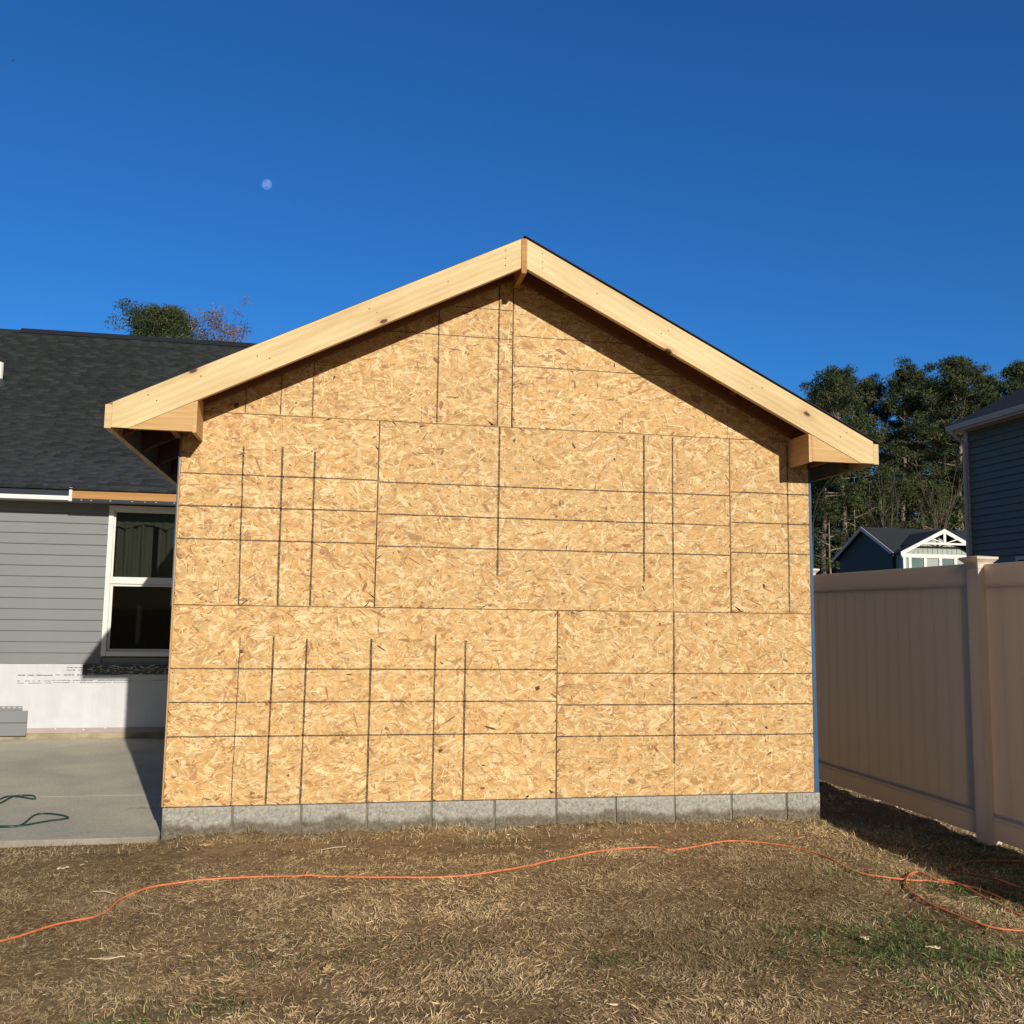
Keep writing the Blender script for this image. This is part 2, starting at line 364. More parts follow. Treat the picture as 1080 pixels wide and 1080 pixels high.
def bare(x, y):
    b = .93*np.exp(-((x-5.3)/2.4)**2-((y+1.6)/.9)**2)+.85*np.exp(-((x-1.0)/1.8)**2-((y+1.3)/.6)**2)+.6*np.exp(-((x-9.5)/2)**2-((y+.9)/.5)**2)+.75*np.exp(-((y+.75)/.35)**2)*(x < 13.5)
    b = b+.55*np.clip((vn(x+31, y+7, 1.7)-.62)*5, 0, 1)
    b += .9*np.exp(-((x-4.2)/.8)**2-((y+8.9)/.22)**2)+.5*np.exp(-((x+1)/1)**2-((y+.8)/.7)**2)
    return np.clip(b, 0, .95)
def grass_col(x, y, r):
    n = len(x); t = vn(x, y, 1.1)*.6+vn(x, y, 4)*.4
    straw = np.array([.65, .51, .30]); brown = np.array([.30, .195, .10]); olive = np.array([.31, .27, .12])
    k = np.clip(r.normal(.52, .3, n)+(t-.5)*.8, 0, 1)[:, None]
    c = brown*(1-k)+straw*k
    o = (r.random(n) < .06+.35*np.clip(vn(x+9, y, .8)-.45, 0, 1))[:, None]; c = np.where(o, olive*(.6+.6*r.random((n, 1))), c)
    g = (r.random(n) < green_amount(x, y))[:, None]
    gc = np.array([.105, .14, .05])*(.6+.9*r.random((n, 1)))
    big = np.clip(.62+.9*vn(x+3, y+5, .33)+.018*(x-6), .7, 1.3)[:, None]
    return np.where(g, gc, c)*(.75+.45*r.random((n, 1)))*np.where(g, 1, big)
def cl(x, y, r): 
    vis = (x > -.9-.28*(y+11)) if False else True
    return (r.random(len(x)) > bare(x, y))
def green_col(x, y, r):
    n = len(x); gc = np.array([.15, .21, .065])*(.5+.8*r.random((n, 1))); return np.where(r.random((n, 1)) < .8, gc, np.array([.42, .35, .18]))
parts = [blades(400000, -4, 20, -12, .25, 1, .035, .11, .36, grass_col, .0038, cl),
         blades(30000, -2, 15, -12, -3, 2, .08, .19, .26, grass_col, .0048, cl),
         blades(70000, 0, 19.5, -11, 1, 3, .05, .15, .6, green_col, .006, lambda x, y, r: r.random(len(x)) < green_amount(x, y)*1.1),
         blades(14000, -5, 15, -.9, .0, 4, .05, .16, .6, grass_col, .005, lambda x, y, r: r.random(len(x)) < vn(x, y, 3)*.6),
         blades(110000, -16, -4, -14, .2, 7, .05, .15, .34, grass_col, .0055, cl), blades(60000, 2, 26, -18, -11.5, 8, .05, .15, .34, grass_col, .0055, cl),
         blades(40000, 13.5, 24, -30, 14, 6, .08, .2, .5, grass_col, .008, cl)]
off = 0; Vs, Fs, Cs, Ns = [], [], [], []
for v, f, c, k in parts: Vs.append(v); Fs.append(f+off); Ns.append(c); Cs.append(k); off += len(v)
tag(link('dry_grass', big_mesh('dry_grass', np.vstack(Vs), np.concatenate(Fs), np.concatenate(Ns), np.vstack(Cs), [MT['grass']])),
    'matted straw coloured dormant grass with a few green tufts', 'grass', kind='stuff')
# short bits of straw, chips and soil crumbs lying on the soil
r = np.random.default_rng(11); n = 2600
x = r.uniform(-4, 18, n); y = r.uniform(-11, .1, n); k = ~in_addition(x, y) & ~((x < .05) & (y > -.17)); x, y = x[k], y[k]; n = len(x); z = gz(x, y)
sz = r.uniform(.008, .028, n); cube = np.array([(0, 0, 0), (1, 0, 0), (1, 1, 0), (0, 1, 0), (.5, .5, 1)])-np.array([.5, .5, .2])
el = r.uniform(.7, 2.2, (n, 1, 3)); V = cube[None]*sz[:, None, None]*el; a = r.uniform(0, 6.28, n); c, s = np.cos(a)[:, None], np.sin(a)[:, None]
V = np.stack([V[:, :, 0]*c-V[:, :, 1]*s, V[:, :, 0]*s+V[:, :, 1]*c, V[:, :, 2]*.6], -1)+np.stack([x, y, z], -1)[:, None]
b = np.arange(n)*5; Fi = np.stack([b, b+1, b+4, b+1, b+2, b+4, b+2, b+3, b+4, b+3, b, b+4], -1).ravel()
cc = np.where(r.random((n, 1)) < .07, np.array([[.55, .45, .30]]), np.array([[.15, .10, .06]])*(.5+r.random((n, 1))))
tag(link('soil_crumbs', big_mesh('soil_crumbs', V.reshape(-1, 3), Fi, [3]*(4*n), np.repeat(cc, 5, 0), [MT['grass']])),
    'small brown soil crumbs and chips scattered through the dry lawn', 'soil crumbs', kind='stuff')
# pebbles in the gap under the fence
b = MB()
for i in range(260):
    y = random.uniform(-12, 8); x = 18.25+random.uniform(-.28, .25); s = random.uniform(.02, .06); zz = float(gz(x, y))
    vs = [(x+s*random.uniform(.7, 1.2)*math.cos(t)*math.cos(p), y+s*random.uniform(.8, 1.5)*math.sin(t)*math.cos(p), zz+s*.7*math.sin(p)) for p in (-.5, .5) for t in np.arange(0, 6.28, 1.047)]
    n = 6; b.add(vs, [tuple(range(5, -1, -1)), tuple(range(6, 12))]+[(i, (i+1) % n, (i+1) % n+n, i+n) for i in range(n)])
tag(b.build('pebbles', MT['stone'], smooth=False), 'pale pebbles scattered in the gap under the white fence', 'pebbles', kind='stuff')

# ================================================================== PATIO
b = MB(); b.box(-30, -.06, -.11, 4.34, -.76, -.54); b.box(-30, -.06, 4.365, 14.9, -.76, -.54)
b.box(-30, -.06, 4.34, 4.365, -.76, -.546)
p = b.build('patio_slab', [MT['slab'], MT['slab_edge']], bevel=.02); p.data.polygons.foreach_set('material_index', [1 if abs(q.normal.y) > .9 else 0 for q in p.data.polygons]); tag(p, kind='structure')
# pale efflorescent splash by the block corner and dried smears
b = MB()
for i in range(26):
    cx, cy = -.85+random.gauss(0, .18), 2.75+random.gauss(0, .07); s = random.uniform(.02, .06)
    m = 9; b.add([(cx+s*1.6*math.cos(6.283*k/m)*random.uniform(.6, 1.2), cy+s*math.sin(6.283*k/m)*random.uniform(.6, 1.2), -.5385+i*.00004) for k in range(m)], [tuple(range(m))])
b.build('dried_mortar_smear', simple('dried_mortar', (.46, .40, .29), .95, .1, 20), fix=False)
tag(bpy.data.objects['dried_mortar_smear'], 'pale dried mortar smear on the patio near the addition corner', 'mortar smear')

# ================================================================== HOUSE ADDITION
W, PITCHR = 14.0, .5
XC = 6.95
RT = lambda x: 11.955-PITCHR*abs(x-XC)          # top line of the rake boards
add = empty('house_addition', (7, 0, -.6), 'unfinished gabled room addition clad in bare strand board sheathing', 'house addition')
TH = .037
def osb_panel(poly, hl, vl, seed, edge_nails=True):
    """poly = outline in (x,z) on the plane y=0; hl/vl = printed lines; flakes are real slivers pressed in the face"""
    r = np.random.default_rng(seed)
    xs = [p[0] for p in poly]; zs = [p[1] for p in poly]; x0, x1, z0, z1 = min(xs), max(xs), min(zs), max(zs)
    g = .006
    b = MB().col((.58, .38, .19)); b.prism(poly, 0, TH, 'y')
    V0 = np.array(b.v); C0 = np.array(b.c); F0 = [list(f) for f in b.f]
    def clipx(V):
        V[..., 0] = np.clip(V[..., 0], x0+g, x1-g); V[..., 2] = np.clip(V[..., 2], z0+g, z1-g); return V
    area = (x1-x0)*(z1-z0)
    def flakes(n, lm, ls, wm, pal, pw, y0, y1, jitter=.10, tall=1.0):
        cx = r.uniform(x0, x1, n); cz = r.uniform(z0, z1, n)
        L = np.clip(r.lognormal(math.log(lm), ls, n), .02, .5); Wd = np.clip(r.lognormal(math.log(wm), .5, n), .005, .15)
        th = np.where(r.random(n) < .6, r.normal(0, .6, n), r.uniform(-1.57, 1.57, n))
        k = 6; t = np.array([-.5, -.25, .3, .5, .22, -.3]); wv = np.array([-.1, -.5, -.5, .12, .5, .45])
        T = t[None]*L[:, None]*(1+r.normal(0, .12, (n, k))); U = wv[None]*Wd[:, None]*(1+r.normal(0, .35, (n, k)))
        c, s = np.cos(th)[:, None], np.sin(th)[:, None]
        X = cx[:, None]+T*c-U*s; Z = cz[:, None]+T*s+U*c
        tilt = r.normal(0, .0025, (n, 1)); Y = -(r.uniform(y0, y1, (n, 1))+np.abs(tilt*U/(Wd[:, None])*.5))
        V = clipx(np.stack([X, Y, Z], -1))
        pal = np.array(pal); ci = r.choice(len(pal), n, p=np.array(pw)/sum(pw)); C = pal[ci]*(1+r.normal(0, jitter, (n, 1)))
        # flakes keep to the panel below the roof line
        ok = Z.max(1) < 99
        if len(poly) != 4 or any(p[1] not in (z0, z1) for p in poly):
            ok = cz < (RT(cx)-.10)
        return V[ok], np.clip(C[ok], .02, .95)
    tone = r.uniform(.92, 1.06)
    tan, pale, gold, brn, red, drk = [tuple(q*tone for q in c) for c in ((.545, .36, .16), (.665, .505, .275), (.55, .325, .125), (.39, .215, .085), (.28, .125, .05), (.09, .045, .022))]
    sets = [flakes(int(area*120), .34, .35, .080, [tan, pale, gold, brn], [5, 2, 4, 1.3], .0004, .0010, .06),
            flakes(int(area*120), .28, .4, .040, [tan, pale, gold, brn], [5, 3.4, 4, 1.6], .0011, .0019, .08),
            flakes(int(area*95), .22, .45, .016, [tan, pale, gold, brn, red], [3, 4.5, 3, 2.2, .2], .0020, .0025, .10),
            flakes(int(area*120), .09, .5, .0075, [pale, brn, gold], [3, 2.6, 2], .0026, .0028, .12),
            flakes(int(area*20), .10, .5, .0055, [brn, red], [4, 1.5], .0028, .0030, .15),
            flakes(int(area*3.4)+1, .10, .5, .026, [brn, red, drk], [2.5, 3, 1], .0031, .0034, .15),
            flakes(int(area*9)+1, .018, .35, .008, [drk, red], [3, 2], .0041, .0043, .2)]
    V = np.vstack([s[0] for s in sets]); C = np.vstack([s[1] for s in sets]); n = len(V)
    base = len(V0); Fi = (base+np.arange(n*6)).reshape(n, 6)[:, ::1]
    VV = [V0, V.reshape(-1, 3)]; CC = [C0, np.repeat(C, 6, 0)]; FF = [i for f in F0 for i in f]+list(Fi.ravel()); CT = [len(f) for f in F0]+[6]*n
    nl = len(CT); extra = MB()
    Y = -.0055
    def strip(p, q, w):
        m = max(2, int(max(abs(p[0]-q[0]), abs(p[1]-q[1]))/.25)); hor = abs(p[0]-q[0]) > abs(p[1]-q[1]); off0 = 0
        pts = []
        for i in range(m+1):
            t = i/m; x = p[0]+(q[0]-p[0])*t; z = p[1]+(q[1]-p[1])*t; ww = w*r.uniform(.75, 1.15)/2; j = r.normal(0, .0022)
            pts.append(((x, Y, z+j-ww), (x, Y, z+j+ww)) if hor else ((x+j-ww, Y, z), (x+j+ww, Y, z)))
        for i in range(m):
            if r.random() < .002: continue
            extra.add([pts[i][0], pts[i+1][0], pts[i+1][1], pts[i][1]], [(0, 1, 2, 3)])
    for (xa, xb, z, w) in hl: 
        cut = xa; 
        while cut < xb-.02:
            e = min(xb, cut+r.uniform(1.2, 3.5)); strip((cut, z), (e-(.03 if (e < xb and r.random() < .5) else 0), z), w); cut = e
    for (x, za, zb, w, lean) in vl:
        strip((x-lean, za), (x+lean, zb), w)
        for q in range(int((zb-za)*5)):
            zq = r.uniform(za, zb); xq = x-lean+2*lean*(zq-za)/(zb-za); sd = r.choice([-1, 1]); l = r.uniform(.015, .05)
            extra.add([(xq, Y, zq-.006), (xq+sd*l, Y, zq+r.uniform(-.012, .012)), (xq, Y, zq+.008)], [(0, 1, 2)])
    # nail heads
    nails = [(x+r.normal(0, .012), z) for (x, za, zb, w, lean) in vl for z in np.arange(za+.15, zb, .5)]
    for xe in (x0+.04, x1-.04): nails += [(xe+r.normal(0, .008), z) for z in np.arange(z0+.12, z1, .42)]
    for (nx, nz) in nails:
        if nz > RT(nx)-.2: continue
        s = .011; extra.add([(nx+s*math.cos(a), -.0065, nz+s*math.sin(a)*1.3) for a in np.arange(0, 6.2, 1.047)], [tuple(range(6))])
    eo = base+n*6
    VV.append(np.array(extra.v)); CC.append(np.ones((len(extra.v), 3))); FF += [i+eo for f in extra.f for i in f]; CT += [len(f) for f in extra.f]
    me = big_mesh('sheathing_panel', np.vstack(VV)-np.array([7, 0, -.6]), np.array(FF), CT, np.vstack(CC), [MT['osb'], MT['line']])
    mi = np.zeros(len(CT), dtype=np.int32); mi[nl:] = 1; me.polygons.foreach_set('material_index', mi)
    return link('sheathing_panel', me, add)
G = .010
A, Bn, D_ = .030, .022, .018
osb_panel([(0, 0), (8-G, 0), (8-G, 4-G), (0, 4-G)], [(.0, 7.98, 2.715, A), (.0, 7.98, 2.045, A), (.0, 7.98, 1.365, A)],
          [(1.315, 0, 3.35, D_, .02), (1.985, 0, 3.38, .042, .015), (2.66, 0, 3.33, .042, .01), (3.99, 0, 3.34, .046, 0), (5.34, 0, 3.45, .042, 0), (5.985, 0, 3.33, .042, 0)], 21)
osb_panel([(8+G, 0), (W, 0), (W, 4-G), (8+G, 4-G)], [(8.01, W, 2.64, A), (8.01, W, 1.96, A), (8.01, W, 1.29, A)],
          [(10.67, .68, 3.98, .046, 0), (10.67, .01, .66, .008, 0)], 22)
osb_panel([(0, 4), (4.03-G, 4), (4.03-G, 8-G), (0, 8-G)], [(0, 4.01, 6.70, A), (0, 4.01, 6.025, A), (0, 4.01, 5.345, A)],
          [(1.25, 4.02, 7.30, .036, -.02), (2.035, 4.02, 7.33, .044, -.012), (2.70, 4.02, 7.26, .044, -.008)], 23)
osb_panel([(4.04, 4), (12.04-G, 4), (12.04-G, 8-G), (4.04, 8-G)], [(4.06, 12.03, 6.67, A), (4.06, 12.03, 5.98, A), (4.06, 12.03, 5.30, A)],
          [(6.65, 4.72, 7.99, .044, 0), (9.975, 4.65, 7.97, .046, 0), (10.66, 4.6, 7.96, .036, 0), (10.66, 4.0, 4.6, .010, 0)], 24)
osb_panel([(12.05, 4), (W, 4), (W, 8-G), (12.05, 8-G)], [(12.06, W, 6.76, A), (12.06, W, 6.06, A), (12.06, W, 5.37, A)],
          [(13.47, 4.02, 7.9, .036, 0)], 25)
osb_panel([(.0, 8), (6.92-G, 8), (6.92-G, RT(6.92)-.1), (0, RT(0)-.1)], [(3.6, 6.9, 9.985, D_), (5.6, 6.9, 10.645, D_), (1.2, 3.4, 9.2, .008)],
          [(1.235, 8.02, 8.9, .026, 0), (1.95, 8.02, 9.2, .026, 0), (2.61, 8.02, 9.4, .024, 0), (5.26, 8.02, 10.9, .030, 0), (6.60, 8.02, 11.5, .036, 0)], 26)
osb_panel([(6.93, 8), (W, 8), (W, RT(W)-.1), (7, RT(XC)-.1), (6.93, RT(6.93)-.1)], [(6.95, 10.2, 10.07, D_), (6.95, 11.6, 9.39, D_), (6.95, 8.2, 10.72, .008)],
          [(12.0, 8.0, 9.2, .008, 0)], 27)
# stud wall and side walls behind the sheathing
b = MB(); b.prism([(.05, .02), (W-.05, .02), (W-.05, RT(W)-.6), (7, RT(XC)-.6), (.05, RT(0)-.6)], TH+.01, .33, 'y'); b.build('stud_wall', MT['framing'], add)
for xa, xb in ((-.035, .0), (W, W+.035)):
    b = MB().col((.42, .27, .12)); b.box(xa, xb, .02, 15.3, .0, 7.75); b.build('side_wall', MT['osb'], add)
# blue wrap folded round the corners, standing a little proud
b = MB(); b.box(-.052, -.036, -.012, 15.2, 3.98, 7.7); b.build('corner_wrap', MT['wrap_blue'], add)['label'] = 'blue wrap on the left corner'
b = MB(); b.prism([(W+.002, .0), (W+.115, .0), (W+.085, 3), (W+.07, 5), (W+.05, 7.6), (W+.002, 7.6)], -.01, .01, 'y'); b.box(W+.036, W+.05, .012, 15.2, 0, 7.6)
b.build('corner_wrap', MT['wrap_blue'], add)['label'] = 'blue wrap on the right corner'
# foundation course
jx = [0, 1.333, 2.68, 4.0, 5.33, 6.66, 8.0, 9.32, 10.66, 11.99, 13.3, 14.14]
rr = random.Random(5)
for i in range(11):
    xa, xb = jx[i]+(.026 if i else 0), jx[i+1]-.026
    b = MB(); nx, nz = 26, 12; y0 = -.025-rr.uniform(0, .012)
    for ix in range(nx+1):
        for iz in range(nz+1):
            edge = ix in (0, nx) or iz in (0, nz)
            b.add([(xa+(xb-xa)*ix/nx, y0-(0 if edge else rr.uniform(.0, .034)), -.70+(.688)*iz/nz)], [])
    b.f = [(ix*(nz+1)+iz, (ix+1)*(nz+1)+iz, (ix+1)*(nz+1)+iz+1, ix*(nz+1)+iz+1) for ix in range(nx) for iz in range(nz)]; b.m = [0]*len(b.f)
    b.box(xa, xb, y0+.001, .6, -.70, -.012)
    b.build('foundation_block', MT['block'], add)
b = MB(); b.box(.01, 14.1, -.002, .5, -.70, -.014); b.build('mortar_bed', MT['mortar'], add)
for xa, xb in ((0, .6), (13.5, 14.1)): b = MB(); b.box(xa, xb, .61, 15.2, -.7, -.012); b.build('side_foundation', MT['block'], add)
b = MB(); b.box(.0, W, -.004, .02, -.0115, -.002); b.build('sill_seal', MT['felt'], add)

# rake boards, ridge, returns
OV = 1.0; EX = 8.125; pl_ = math.sqrt(1+PITCHR**2)
bd = .66/pl_ # board width so that its plumb height is .66
eo = bd*PITCHR
yF = -OV
board('rake_board', (XC-EX, yF, RT(XC-EX)), (XC-.06, yF, RT(XC-.06)), bd, .125, MT['pine'], add, shift=2.2, ends=(-eo, -eo), level=('start', .50))
board('rake_board', (XC+.06, yF, RT(XC+.06)), (XC+EX, yF, RT(XC+EX)), bd, .125, MT['pine'], add, shift=31.0, ends=(eo, eo), level=('end', .50))
b = MB(); b.prism([(XC-.055, RT(XC)-.03), (XC+.055, RT(XC)-.03), (XC+.055, RT(XC)-.80), (XC-.055, RT(XC)-.80)], yF-.02, .0, 'y')
b.build('ridge_board', MT['pine_old'], add, origin=(7, 0, 11.5))
# ledger (sub-rake) on the wall and lookouts between it and the rake board
for s in (-1, 1):
    xe = XC+s*7.0
    pa, pb = ((xe, -.004, RT(xe)-.07), (XC-.06, -.004, RT(XC)-.1)) if s < 0 else ((XC+.06, -.004, RT(XC)-.1), (xe, -.004, RT(xe)-.07))
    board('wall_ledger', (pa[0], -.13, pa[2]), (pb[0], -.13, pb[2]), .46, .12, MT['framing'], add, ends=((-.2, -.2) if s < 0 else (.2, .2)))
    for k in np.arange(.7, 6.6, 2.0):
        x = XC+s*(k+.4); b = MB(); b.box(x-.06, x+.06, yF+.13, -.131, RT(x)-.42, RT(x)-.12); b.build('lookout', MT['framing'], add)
# roof deck, underlayment
for s in (-1, 1):
    def q(x, dz): return (XC+s*x, RT(XC+s*x)+dz)
    b = MB(); b.prism([q(0, .004), q(EX+.12, .004), q(EX+.12, .034), q(0, .034)], yF+.11, 22, 'y'); b.build('roof_deck', MT['deck'], add)
    b = MB(); b.prism([q(0, .036), q(EX+.15, .036), q(EX+.15, .048), q(0, .048)], yF+(.12 if s < 0 else -.03), 22.2, 'y'); b.build('roof_underlayment', MT['felt'], add)
# fascia, returns, rafter tails
for s in (-1, 1):
    xe = XC+s*EX; zt = RT(xe)-.03; zb = RT(xe)-.495
    xo = xe+s*.125
    fb = MB(); fb.box(min(xe, xo), max(xe, xo), yF+.002, 13.9, zb-.02, zt-.02)
    f = fb.build('fascia_board', MT['pine'] , add, origin=(xe, 6, zt))
    # boxed return: triangular front face under the rake, its side and its rear cheek
    xi = .33 if s < 0 else 13.58
    zr = lambda x: RT(x)-.665
    xl = XC+s*(EX-.06)
    yb = yF+.012
    zc = zb-.005
    # triangle between rake underside and level bottom, from where they meet to the inner end
    xm = 7-s*0  # meeting point of rake underside and the level line
    dx = (11.955-.665-zc)/PITCHR; xm = XC+s*dx
    tri = [(xm, zc), (xi, zc), (xi, zr(xi)+.25), (XC+s*(dx-.5) if False else xm, zr(xm)+.25)]
    tb = MB(); tb.prism([(XC+s*(EX-.02), zc), (xi, zc), (xi, zr(xi)+.2), (XC+s*(EX-.02), RT(XC+s*(EX-.02))-.05)], yF+.126 if False else yF+.018, yF+.118, 'y')
    tb.build('soffit_return', MT['ply'], add, origin=(xi, yF, zc))
    cb = MB(); xc0, xc1 = (xi, xi+.12) if s > 0 else (xi-.12, xi)
    if s < 0: cb.box(xi+.001, xi+.075, yF+.03, -.005, zc-.02, zr(xi)+.18)
    else: cb.box(xi-.075, xi-.001, yF+.03, -.005, zc-.02, zr(xi)+.05)
    cb.build('return_cheek', MT['ply'], add, origin=(xi, -.5, zc))
    # cleat under the soffit by the wall corner
    xw = 0 if s < 0 else W
    lb = MB(); lb.box(min(xw-s*.0, xw+s*.12), max(xw, xw+s*.12), yF+.13, 0, zc+.02, zc+.3); lb.build('soffit_cleat', MT['framing'], add)
    for k in range(8):
        y = .10+k*2.0-.05
        if y > 14: continue
        tl = MB(); x1_ = XC+s*(EX-.01); x0_ = xw+s*.055
        tl.prism([(x0_, RT(x0_)-.02), (x1_, RT(x1_)-.02), (x1_, RT(x1_)-.46), (x0_, RT(x0_)-.47)], y, y+.125, 'y')
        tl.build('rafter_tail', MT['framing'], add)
# a few nail heads on the rake boards
nm = MB()
for (t, dz) in [(.08, .15), (.1, .33), (.2, .2), (.95, .12), (.95, .3), (.95, .45), (.33, .25), (.36, .4), (.6, .2), (.62, .35), (.8, .3)]:
    for s in (-1, 1):
        x = XC+s*(EX*(1-t)); z = RT(x)-dz; nm = MB(); nm.box(x-.012, x+.012, yF-.004, yF+.002, z-.012, z+.012); nm.build('nail_head', MT['framing'], add)

# ================================================================== MAIN HOUSE
D = 15.0
house = empty('house', (-8, D, -.54), 'single storey house with grey lap siding and a dark charcoal shingle roof', 'house')
XL, XR = -34.0, 14.6
wx0, wx1, wz0, wz1 = -4.59, -.95, 2.25, 7.50
# lap siding
b = MB(); lap = .3735; z = 1.98
while z < 7.75:
    zt = z+lap
    for xa, xb in ((XL, wx0 if zt > wz0 else XR), (wx1, XR)):
        if xa == wx1 and not zt > wz0: continue
        prof = [(D+.02, z), (D-.055, z), (D-.062, z+.02), (D-.014, zt-.004), (D+.02, zt-.004)]
        b.prism(prof, xa, xb, 'x')
    z += lap
b.build('siding', MT['siding'], house)
b = MB(); b.box(XL, XR, D+.03, D+.3, -.55, wz0-.05); b.box(XL, wx0+.05, D+.03, D+.3, wz0-.05, 8.3); b.box(wx1-.05, XR, D+.03, D+.3, wz0-.05, 8.3); b.box(wx0+.05, wx1-.05, D+.03, D+.3, wz1-.05, 8.3)
b.box(XL, XL+.3, D+.3, 48.5, -.55, 8.3); b.box(XR-.3, XR, D+.3, 48.5, -.55, 8.3); b.box(XL, XR, 48.5, 48.8, -.55, 8.3)
b.build('wall', MT['siding'], house)
for xg in (XL, XR-.3):
    b = MB(); b.prism([(D+.1, 8.3), (48.8, 8.3), (31.4, 17.6)], xg, xg+.3, 'x'); b.build('gable_wall', MT['siding'], house)
# interior of the room behind the window
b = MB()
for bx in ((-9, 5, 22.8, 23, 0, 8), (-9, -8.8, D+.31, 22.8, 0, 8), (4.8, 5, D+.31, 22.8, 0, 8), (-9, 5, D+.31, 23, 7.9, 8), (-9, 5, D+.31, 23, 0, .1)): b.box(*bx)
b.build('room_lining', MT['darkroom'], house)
# white wrap below the siding, wavy
nxw, nzw = 150, 16; b = MB()
for i in range(nxw+1):
    for j in range(nzw+1):
        x = -22+i*(22.0/nxw); t = j/nzw; z = -.19+t*2.17
        dd = .010*math.sin(x*3.1+t*2)+.009*float(vn(x*2, z*5, 1.0))+(.018*math.sin(x*1.7+z*14)*max(0, 1-t*2.4))
        b.add([(x, D-.03-abs(dd), z)], [])
b.f = [(i*(nzw+1)+j, (i+1)*(nzw+1)+j, (i+1)*(nzw+1)+j+1, i*(nzw+1)+j+1) for i in range(nxw) for j in range(nzw)]; b.m = [0]*len(b.f)
def marks(x0, x1, z, h, seed):
    r = random.Random(seed); x = x0
    while x < x1:
        w = r.uniform(.02, .09)
        if r.random() < .86: b.box(x, x+w, D-.072, D-.068, z, z+h*r.uniform(.4, .65), 1)
        x += w+r.uniform(.008, .022)
marks(-7.2, -6.15, 1.585, .055, 1); marks(-6.1, -3.9, 1.60, .05, 2); marks(-5.65, -4.9, 1.77, .035, 3); marks(-5.65, -4.9, 1.86, .03, 4)
marks(-7.2, -6.15, 1.40, .03, 5); marks(-6.1, -3.6, 1.42, .03, 6); marks(-7.2, -6.2, 1.33, .028, 7); marks(-6.1, -3.6, 1.345, .028, 8); marks(-2.9, -2.2, 1.42, .03, 9)
wr = b.build('house_wrap', [MT['wrap'], MT['ink']], house, smooth=True, fix=False)
wr['label'] = 'white wrap exposed below the siding'
b = MB(); b.box(-22, -.1, D-.085, D-.02, -.35, -.18); b.build('sill_plate', MT['mauve'], house)
b = MB()
for (x, z) in ((-5.9, -.22), (-5.0, -.25), (-4.3, -.2)): b = MB(); b.box(x-.02, x+.02, D-.09, D-.086, z, z+.035); b.build('staple', MT['trim'], house)
b = MB(); b.box(-22, -.1, D-.06, D+.2, -.56, -.352); b.build('foundation_curb', MT['curb'], house)
# black flashing tape under the window with sky glints painted on as pale slivers
b = MB(); nx = 90
for i in range(nx+1):
    x = -5.15+i*(4.6/nx)
    for j in range(5): z = 1.63+j*.085; b.add([(x, D-.085-.022*float(vn(x*14, z*22, 1)), z+.02*(float(vn(x*6, j*9, 1))-.5))], [])
b.f = [(i*5+j, (i+1)*5+j, (i+1)*5+j+1, i*5+j+1) for i in range(nx) for j in range(4)]; b.m = [0]*len(b.f)
rf = random.Random(2)
for i in range(190):
    x = -5.0+rf.random()*4.3; z = 1.66+rf.random()*.27; L = rf.uniform(.03, .16); t = rf.uniform(-.4, .4); w = rf.uniform(.004, .016)
    b.add([(x, D-.112, z), (x+L*math.cos(t), D-.112, z+L*math.sin(t)), (x+L*math.cos(t), D-.113, z+L*math.sin(t)+w), (x, D-.113, z+w*.6)], [(0, 1, 2, 3)], 1)
b.build('flashing_tape', [MT['black'], MT['tape_glint']], house, fix=False)
# loose siding offcut leaning at the bottom left
sc = empty('siding_offcut', (-8, D-.1, -.45), 'short two course piece of grey siding left fixed at the bottom of the white wrap', 'siding panel')
b = MB()
for (z0_, z1_) in ((-.42, .02), (.02, .41)): b.prism([(D-.10, z0_), (D-.19, z0_), (D-.20, z0_+.02), (D-.125, z1_), (D-.10, z1_)], -14, -6.8, 'x')
b.build('lap_panel', MT['siding'], sc)
b = MB(); b.box(-14, -6.98, D-.125, D-.105, .412, .56); x = -13.9
while x < -7.05: b.box(x, x+.1, D-.1285, D-.1255, .50, .53, 1); x += .17
b.build('nailing_flange', [MT['siding'], MT['greytrim']], sc)
# window
win = MB()
fw = .21
def ring(m, x0, x1, z0, z1, w, y0, y1):
    m.box(x0, x0+w, y0, y1, z0, z1); m.box(x1-w, x1, y0, y1, z0, z1); m.box(x0+w, x1-w, y0, y1, z1-w, z1); m.box(x0+w, x1-w, y0, y1, z0, z0+w)
wob = bpy.data.objects.new('window', None)
w_ = MB(); ring(w_, wx0, wx1, wz0, wz1, .17, D-.11, D+.12); win_o = w_.build('window', MT['vinyl'], house, bevel=.01)
w_ = MB(); ring(w_, wx0+.17, wx1-.17, 4.76, wz1-.17, .055, D-.02, D+.05); w_.box(wx0+.17, wx1-.17, D-.06, D+.05, 4.76, 4.995); w_.build('upper_sash', MT['vinyl'], win_o, bevel=.006)
w_ = MB(); ring(w_, wx0+.17, wx1-.17, wz0+.17, 4.755, .08, D+.0, D+.07); w_.build('lower_sash', MT['vinyl'], win_o, bevel=.006)
for (za, zb2, yy) in ((5.0, wz1-.22, D+.02), (wz0+.25, 4.70, D+.04)):
    w_ = MB(); w_.box(wx0+.22, wx1-.22, yy, yy+.01, za, zb2); w_.build('glass', MT['glass'], win_o)
bpy.data.objects.remove(wob)
